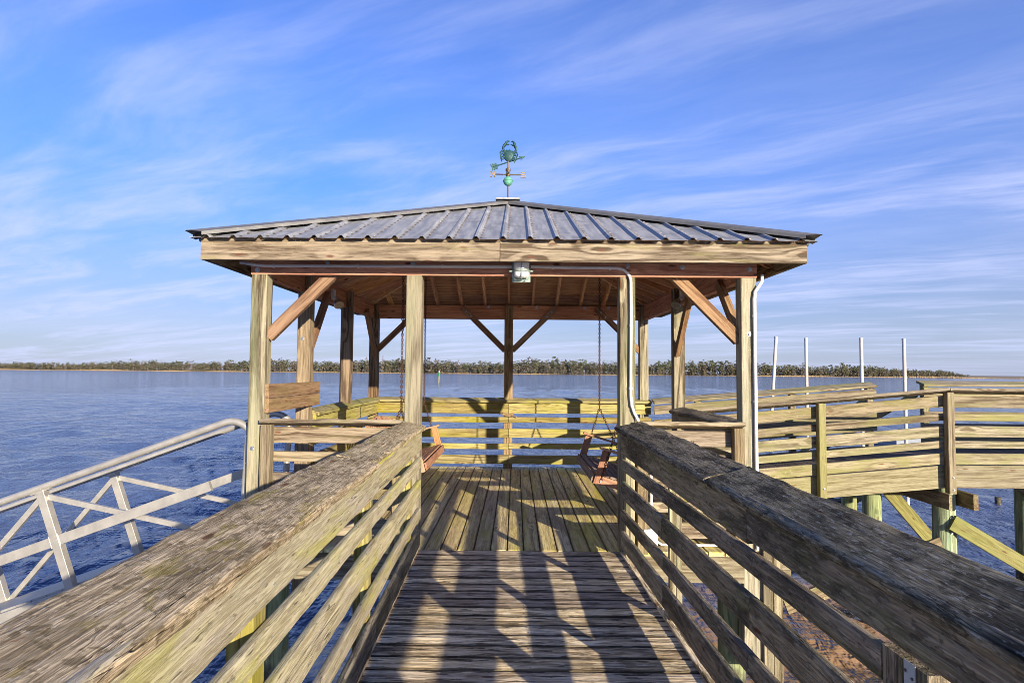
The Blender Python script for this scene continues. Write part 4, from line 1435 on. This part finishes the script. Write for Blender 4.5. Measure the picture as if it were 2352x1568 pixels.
for a in (R(270), R(0), R(180)):
    c, s = math.cos(a), math.sin(a)
    tube('guard_bar', [(lx + 0.074 * c, ly + 0.074 * s, 2.57), (lx + 0.074 * c, ly + 0.074 * s, 2.40), (lx + 0.055 * c, ly + 0.055 * s, 2.372), (lx, ly, 2.368)], 0.005, M['cage'], lp, 6)
for sx in (-1, 1):
    tube('lug', [(lx + sx * 0.07, ly, 2.447), (lx + sx * 0.105, ly, 2.447)], 0.011, M['cage'], lp, 8)


def conduit(label, pts, straps, r=0.0135):
    o = empty('conduit', pts[0], label, 'conduit')
    tube('pipe', pts, r, M['conduit'], o, 10)
    for (p, d) in straps:
        p, d = Vector(p), Vector(d).normalized()
        tube('strap', [p - d * 0.009, p + d * 0.009], r + 0.004, M['conduit'], o, 10)
    return o


yc = YF - 0.022
conduit('pale conduit along the front beam left of the lamp', [(-2.50, YF + 0.03, 2.53), (-2.44, YF - 0.01, 2.515), (-2.34, yc, 2.495), (-2.2, yc, 2.49), (-1.4, yc, 2.493), (lx - 0.085, yc, 2.497)],
        [((-2.18, yc, 2.49), (1, 0, 0)), ((-1.42, yc, 2.493), (1, 0, 0)), ((-0.66, yc, 2.495), (1, 0, 0))])
arc = [(0.90 + 0.125 * math.sin(a), yc, 2.365 + 0.125 * math.cos(a)) for a in np.linspace(0, PI / 2, 8)]
conduit('pale conduit running right of the lamp and bending down the post', [(lx + 0.085, yc, 2.497), (0.5, yc, 2.493)] + [(p[0], p[1], p[2]) for p in arc] + [(1.027, yc, 2.1), (1.024, yc, 1.7), (1.022, yc, 1.36), (1.03, yc, 1.27), (1.055, yc, 1.20), (1.085, yc, 1.145), (1.10, yc, 1.06), (1.11, yc + .02, 0.9), (1.11, yc + .02, 0.05)],
        [((0.33, yc, 2.494), (1, 0, 0)), ((0.84, yc, 2.49), (1, 0, 0)), ((1.026, yc, 1.98), (0, 0, 1)), ((1.022, yc, 1.42), (0, 0, 1))])
conduit('pale conduit running down the front right corner post', [(XR + 0.06, YF + 0.02, 2.44), (XR + 0.04, yc, 2.38), (XR - 0.02, yc, 2.29), (XR - 0.03, yc, 2.22), (XR - 0.028, yc, 1.5), (XR - 0.025, yc, 0.02)],
        [((XR - 0.029, yc, 2.07), (0, 0, 1)), ((XR - 0.027, yc, 1.31), (0, 0, 1)), ((XR - 0.027, yc, 0.7), (0, 0, 1))], 0.016)

# power box at the foot of the entrance post, with its feeds
jb = empty('junction_box', (1.18, YF - 0.06, 0.13), 'white plastic power box low beside the right entrance post with thin pipes', 'power box')
bm = bmesh.new()
box_bm(bm, (1.125, YF - 0.095, 0.075), (1.235, YF - 0.015, 0.20))
bmesh.ops.bevel(bm, geom=bm.edges[:], offset=0.006, segments=2, affect='EDGES')
put('box', mesh_from_bm('box', bm), M['conduit'], jb)
bm = bmesh.new()
box_bm(bm, (1.120, YF - 0.101, 0.07), (1.240, YF - 0.095, 0.205))
put('lid', mesh_from_bm('lid', bm), M['conduit'], jb)
for xq in (1.15, 1.195):
    tube('pipe', [(xq, YF - 0.05, 0.20), (xq, YF - 0.05, 0.80)], 0.012, M['conduit'], jb, 8)
tube('pipe', [(1.235, YF + 0.02, 0.09), (1.32, YF + 0.10, 0.025), (1.45, YF + 0.12, 0.016), (2.12, YF + 0.12, 0.016)], 0.012, M['conduit'], jb, 8)


def floodlight(label, x, y, z, sx):
    o = empty('floodlight', (x, y, z), label, 'floodlight')
    bm = bmesh.new()
    box_bm(bm, (x - 0.02, y - 0.05, z - 0.06), (x + 0.02, y + 0.05, z + 0.07))
    bmesh.ops.bevel(bm, geom=bm.edges[:], offset=0.01, segments=2, affect='EDGES')
    put('base', mesh_from_bm('base', bm), M['conduit'], o)
    tube('neck', [(x + sx * 0.02, y, z - 0.02), (x + sx * 0.06, y - 0.03, z - 0.07)], 0.012, M['conduit'], o, 8)
    tube('shade', [(x + sx * 0.05, y - 0.02, z - 0.055), (x + sx * 0.065, y - 0.04, z - 0.085), (x + sx * 0.10, y - 0.08, z - 0.14)], 0.04, M['galv'], o, 14, [0.02, 0.045, 0.062])
    return o


floodlight('small white floodlight fixed to the left beam inside the pavilion', XL + 0.10, 7.60, 2.50, 1)
floodlight('small round floodlight fixed to the right beam inside the pavilion', XR - 0.10, 7.55, 2.52, -1)

rs_ = empty('rope_scrap', (CX, YB - 0.05, 0.87), 'scrap of frayed brown rope wound round the back middle post', 'rope')
hx = PW / 2 + 0.012
for q in range(3):
    zq = 0.852 + q * 0.018
    tube('coil', [(CX - hx, YB + 0.02, zq), (CX - hx, YB - 0.052, zq + 0.01), (CX + hx * 0.2, YB - 0.056, zq - 0.008), (CX + hx, YB - 0.052, zq + 0.004), (CX + hx, YB + 0.02, zq)], 0.010, M['rope'], rs_, 6)
tube('loose_end', [(CX + 0.03, YB - 0.06, 0.86), (CX + 0.10, YB - 0.075, 0.85), (CX + 0.14, YB - 0.07, 0.825)], 0.008, M['rope'], rs_, 6)
tube('loose_end', [(CX - 0.05, YB - 0.06, 0.87), (CX - 0.11, YB - 0.07, 0.885), (CX - 0.15, YB - 0.07, 0.88)], 0.007, M['rope'], rs_, 6)

wv = empty('weathervane', (CX, CY, zt + 0.04), 'verdigris weathervane with a crab above an arrow and compass letters', 'weathervane')
vz = zt + 0.03
tube('rod', [(CX, CY, vz), (CX, CY, vz + 0.50)], 0.0085, M['rod'], wv, 8)
bm = bmesh.new()
bmesh.ops.create_uvsphere(bm, u_segments=16, v_segments=10, radius=0.062, matrix=Matrix.Translation((CX, CY, vz + 0.225)))
put('ball', mesh_from_bm('ball', bm, True), M['ball'], wv)
tube('ball_seam', [(CX + 0.0635 * math.cos(a), CY + 0.0635 * math.sin(a), vz + 0.228) for a in np.linspace(0, 2 * PI, 17)], 0.004, M['ball'], wv, 5)
tube('hub', [(CX, CY, vz + 0.285), (CX, CY, vz + 0.30), (CX, CY, vz + 0.325), (CX, CY, vz + 0.345), (CX, CY, vz + 0.36), (CX, CY, vz + 0.385), (CX, CY, vz + 0.40)], 0.03, M['brass'], wv, 10, [0.022, 0.032, 0.032, 0.018, 0.034, 0.034, 0.012])
va = R(4)
vd = Vector((math.cos(va), math.sin(va), 0))
vn = Vector((-math.sin(va), math.cos(va), 0))
zl = vz + 0.312
tube('compass_arm', [Vector((CX, CY, zl)) - vd * 0.165, Vector((CX, CY, zl)) + vd * 0.165], 0.008, M['brass'], wv, 6)
tube('compass_arm', [Vector((CX, CY, zl)) - vn * 0.165, Vector((CX, CY, zl)) + vn * 0.165], 0.008, M['brass'], wv, 6)


def letter(strokes, org, right, size):
    """slab-serif letter from strokes ((x0,y0,x1,y1,width)) in a unit box, built as a flat casting 1 cm thick"""
    bm = bmesh.new()
    n = Vector((0, 0, 1)).cross(right)
    for (x0, y0, x1, y1, w) in strokes:
        a, b = Vector((x0, y0)), Vector((x1, y1))
        d = (b - a).normalized()
        p = Vector((-d.y, d.x)) * w / 2
        vs = []
        for dep in (-0.006, 0.006):
            for q in (a - p, b - p, b + p, a + p):
                w3 = org + right * (q.x - 0.5) * size + Vector((0, 0, 1)) * (q.y - 0.5) * size + n * dep
                vs.append(bm.verts.new(w3))
        for f in ((0, 1, 2, 3), (7, 6, 5, 4), (0, 4, 5, 1), (1, 5, 6, 2), (2, 6, 7, 3), (3, 7, 4, 0)):
            bm.faces.new([vs[i] for i in f])
    return put('letter', mesh_from_bm('letter', bm), M['brass'], wv)


LN = [(0.17, 0.0, 0.17, 1.0, 0.18), (0.83, 0.0, 0.83, 1.0, 0.18), (0.15, 0.97, 0.85, 0.03, 0.20), (-0.02, 0.06, 0.36, 0.06, 0.13), (-0.02, 0.94, 0.28, 0.94, 0.13), (0.64, 0.94, 1.02, 0.94, 0.13), (0.72, 0.06, 1.02, 0.06, 0.13)]
LS = [(0.10, 0.91, 0.95, 0.91, 0.17), (0.14, 0.97, 0.14, 0.46, 0.18), (0.08, 0.52, 0.92, 0.52, 0.17), (0.86, 0.57, 0.86, 0.03, 0.18), (0.05, 0.09, 0.90, 0.09, 0.17), (0.88, 1.0, 0.88, 0.70, 0.13), (0.11, 0.0, 0.11, 0.30, 0.13)]
LE = [(0.17, 0, 0.17, 1, 0.18), (0.1, 0.92, 0.95, 0.92, 0.16), (0.1, 0.5, 0.75, 0.5, 0.15), (0.1, 0.08, 0.95, 0.08, 0.16)]
LW = [(0.08, 1, 0.3, 0, 0.16), (0.3, 0, 0.5, 0.75, 0.15), (0.5, 0.75, 0.7, 0, 0.15), (0.7, 0, 0.92, 1, 0.16)]
O3 = Vector((CX, CY, zl))
letter(LN, O3 - vd * 0.195, vd, 0.072)
letter(LS, O3 + vd * 0.195, vd, 0.072)
letter(LE, O3 + vn * 0.195, -vn, 0.072)
letter(LW, O3 - vn * 0.195, -vn, 0.072)

# arrow and crab, one moving head turned a little and tilted
ah = Vector((CX, CY, vz + 0.475))
ad = Vector((0.915, 0.14, 0.36)).normalized()
au = Vector((-0.36, 0, 0.93)).normalized()
an_ = ad.cross(au)
ar = tube('arrow', [ah - ad * 0.21, ah + ad * 0.19], 0.0085, M['copper'], wv, 6)


def flat_shape(name, pts, mat, par, thick=0.01, org=ah):
    bm = bmesh.new()
    f0 = [bm.verts.new(org + ad * x + au * y - an_ * thick / 2) for x, y in pts]
    f1 = [bm.verts.new(org + ad * x + au * y + an_ * thick / 2) for x, y in pts]
    bm.faces.new(f0[::-1]); bm.faces.new(f1)
    for i in range(len(pts)):
        j = (i + 1) % len(pts)
        bm.faces.new((f0[i], f0[j], f1[j], f1[i]))
    return put(name, mesh_from_bm(name, bm), mat, par)


flat_shape('arrow_head', [(0.24, 0), (0.16, 0.03), (0.18, 0.0), (0.16, -0.03)], M['copper'], wv)
flat_shape('arrow_tail', [(-0.14, 0.008), (-0.165, 0.045), (-0.185, 0.03), (-0.20, 0.048), (-0.215, 0.03), (-0.235, 0.044), (-0.225, 0), (-0.235, -0.044), (-0.215, -0.03), (-0.20, -0.048), (-0.185, -0.03), (-0.165, -0.045), (-0.14, -0.008)], M['copper'], wv)
# crab
co = ah + Vector((0.006, 0, 0.082))
KS = 0.76
cu = Vector((0.12, 0, 0.99)).normalized()
cr = Vector((0.99, 0.0, -0.12)).normalized()
cn = cr.cross(cu)
bm = bmesh.new()
bmesh.ops.create_uvsphere(bm, u_segments=20, v_segments=12, radius=1.0)
for v in bm.verts:
    x_, y_, z_ = v.co
    wide = 0.092 * (1.0 + 0.16 * y_)
    v.co = co + (cr * (x_ * wide) + cu * (y_ * 0.10) - cn * (-z_ * 0.026)) * KS
crab = put('crab_shell', mesh_from_bm('crab_shell', bm, True), M['copper'], wv)


def crab_tube(name, pts, radii):
    return tube(name, [co + (cr * x + cu * y + cn * d) * KS for (x, y, d) in pts], 0.01, M['copper'], wv, 7, [q_ * KS for q_ in radii])


for sx in (-1, 1):
    crab_tube('claw_arm', [(sx * 0.05, 0.06, 0), (sx * 0.095, 0.085, 0), (sx * 0.112, 0.12, 0.004), (sx * 0.098, 0.162, 0.006), (sx * 0.075, 0.195, 0.004)], [0.019, 0.018, 0.020, 0.027, 0.025])
    crab_tube('pincer', [(sx * 0.080, 0.185, 0.004), (sx * 0.066, 0.228, 0.004), (sx * 0.036, 0.254, 0.004), (sx * 0.010, 0.248, 0.004)], [0.024, 0.021, 0.015, 0.004])
    crab_tube('pincer', [(sx * 0.078, 0.185, 0.004), (sx * 0.048, 0.186, 0.004), (sx * 0.024, 0.196, 0.004), (sx * 0.006, 0.194, 0.004)], [0.016, 0.014, 0.010, 0.003])
    for q, (a0, b0) in enumerate(((0.045, 0.02), (0.01, -0.03), (-0.03, -0.07), (-0.06, -0.10))):
        crab_tube('crab_leg', [(sx * 0.07, a0, 0), (sx * (0.125 - 0.008 * q), a0 + 0.03 - 0.012 * q, 0.004), (sx * (0.150 - 0.012 * q), a0 - 0.005 - 0.01 * q, 0.004), (sx * (0.150 - 0.014 * q), b0 - 0.015, 0.004)], [0.016, 0.015, 0.012, 0.005])
for q in range(5):
    x_ = -0.045 + 0.0225 * q
    crab_tube('shell_spine', [(x_, 0.088 - 0.6 * x_ * x_ * 8, 0), (x_ * 1.1, 0.122 - 0.6 * x_ * x_ * 10, 0)], [0.008, 0.002])
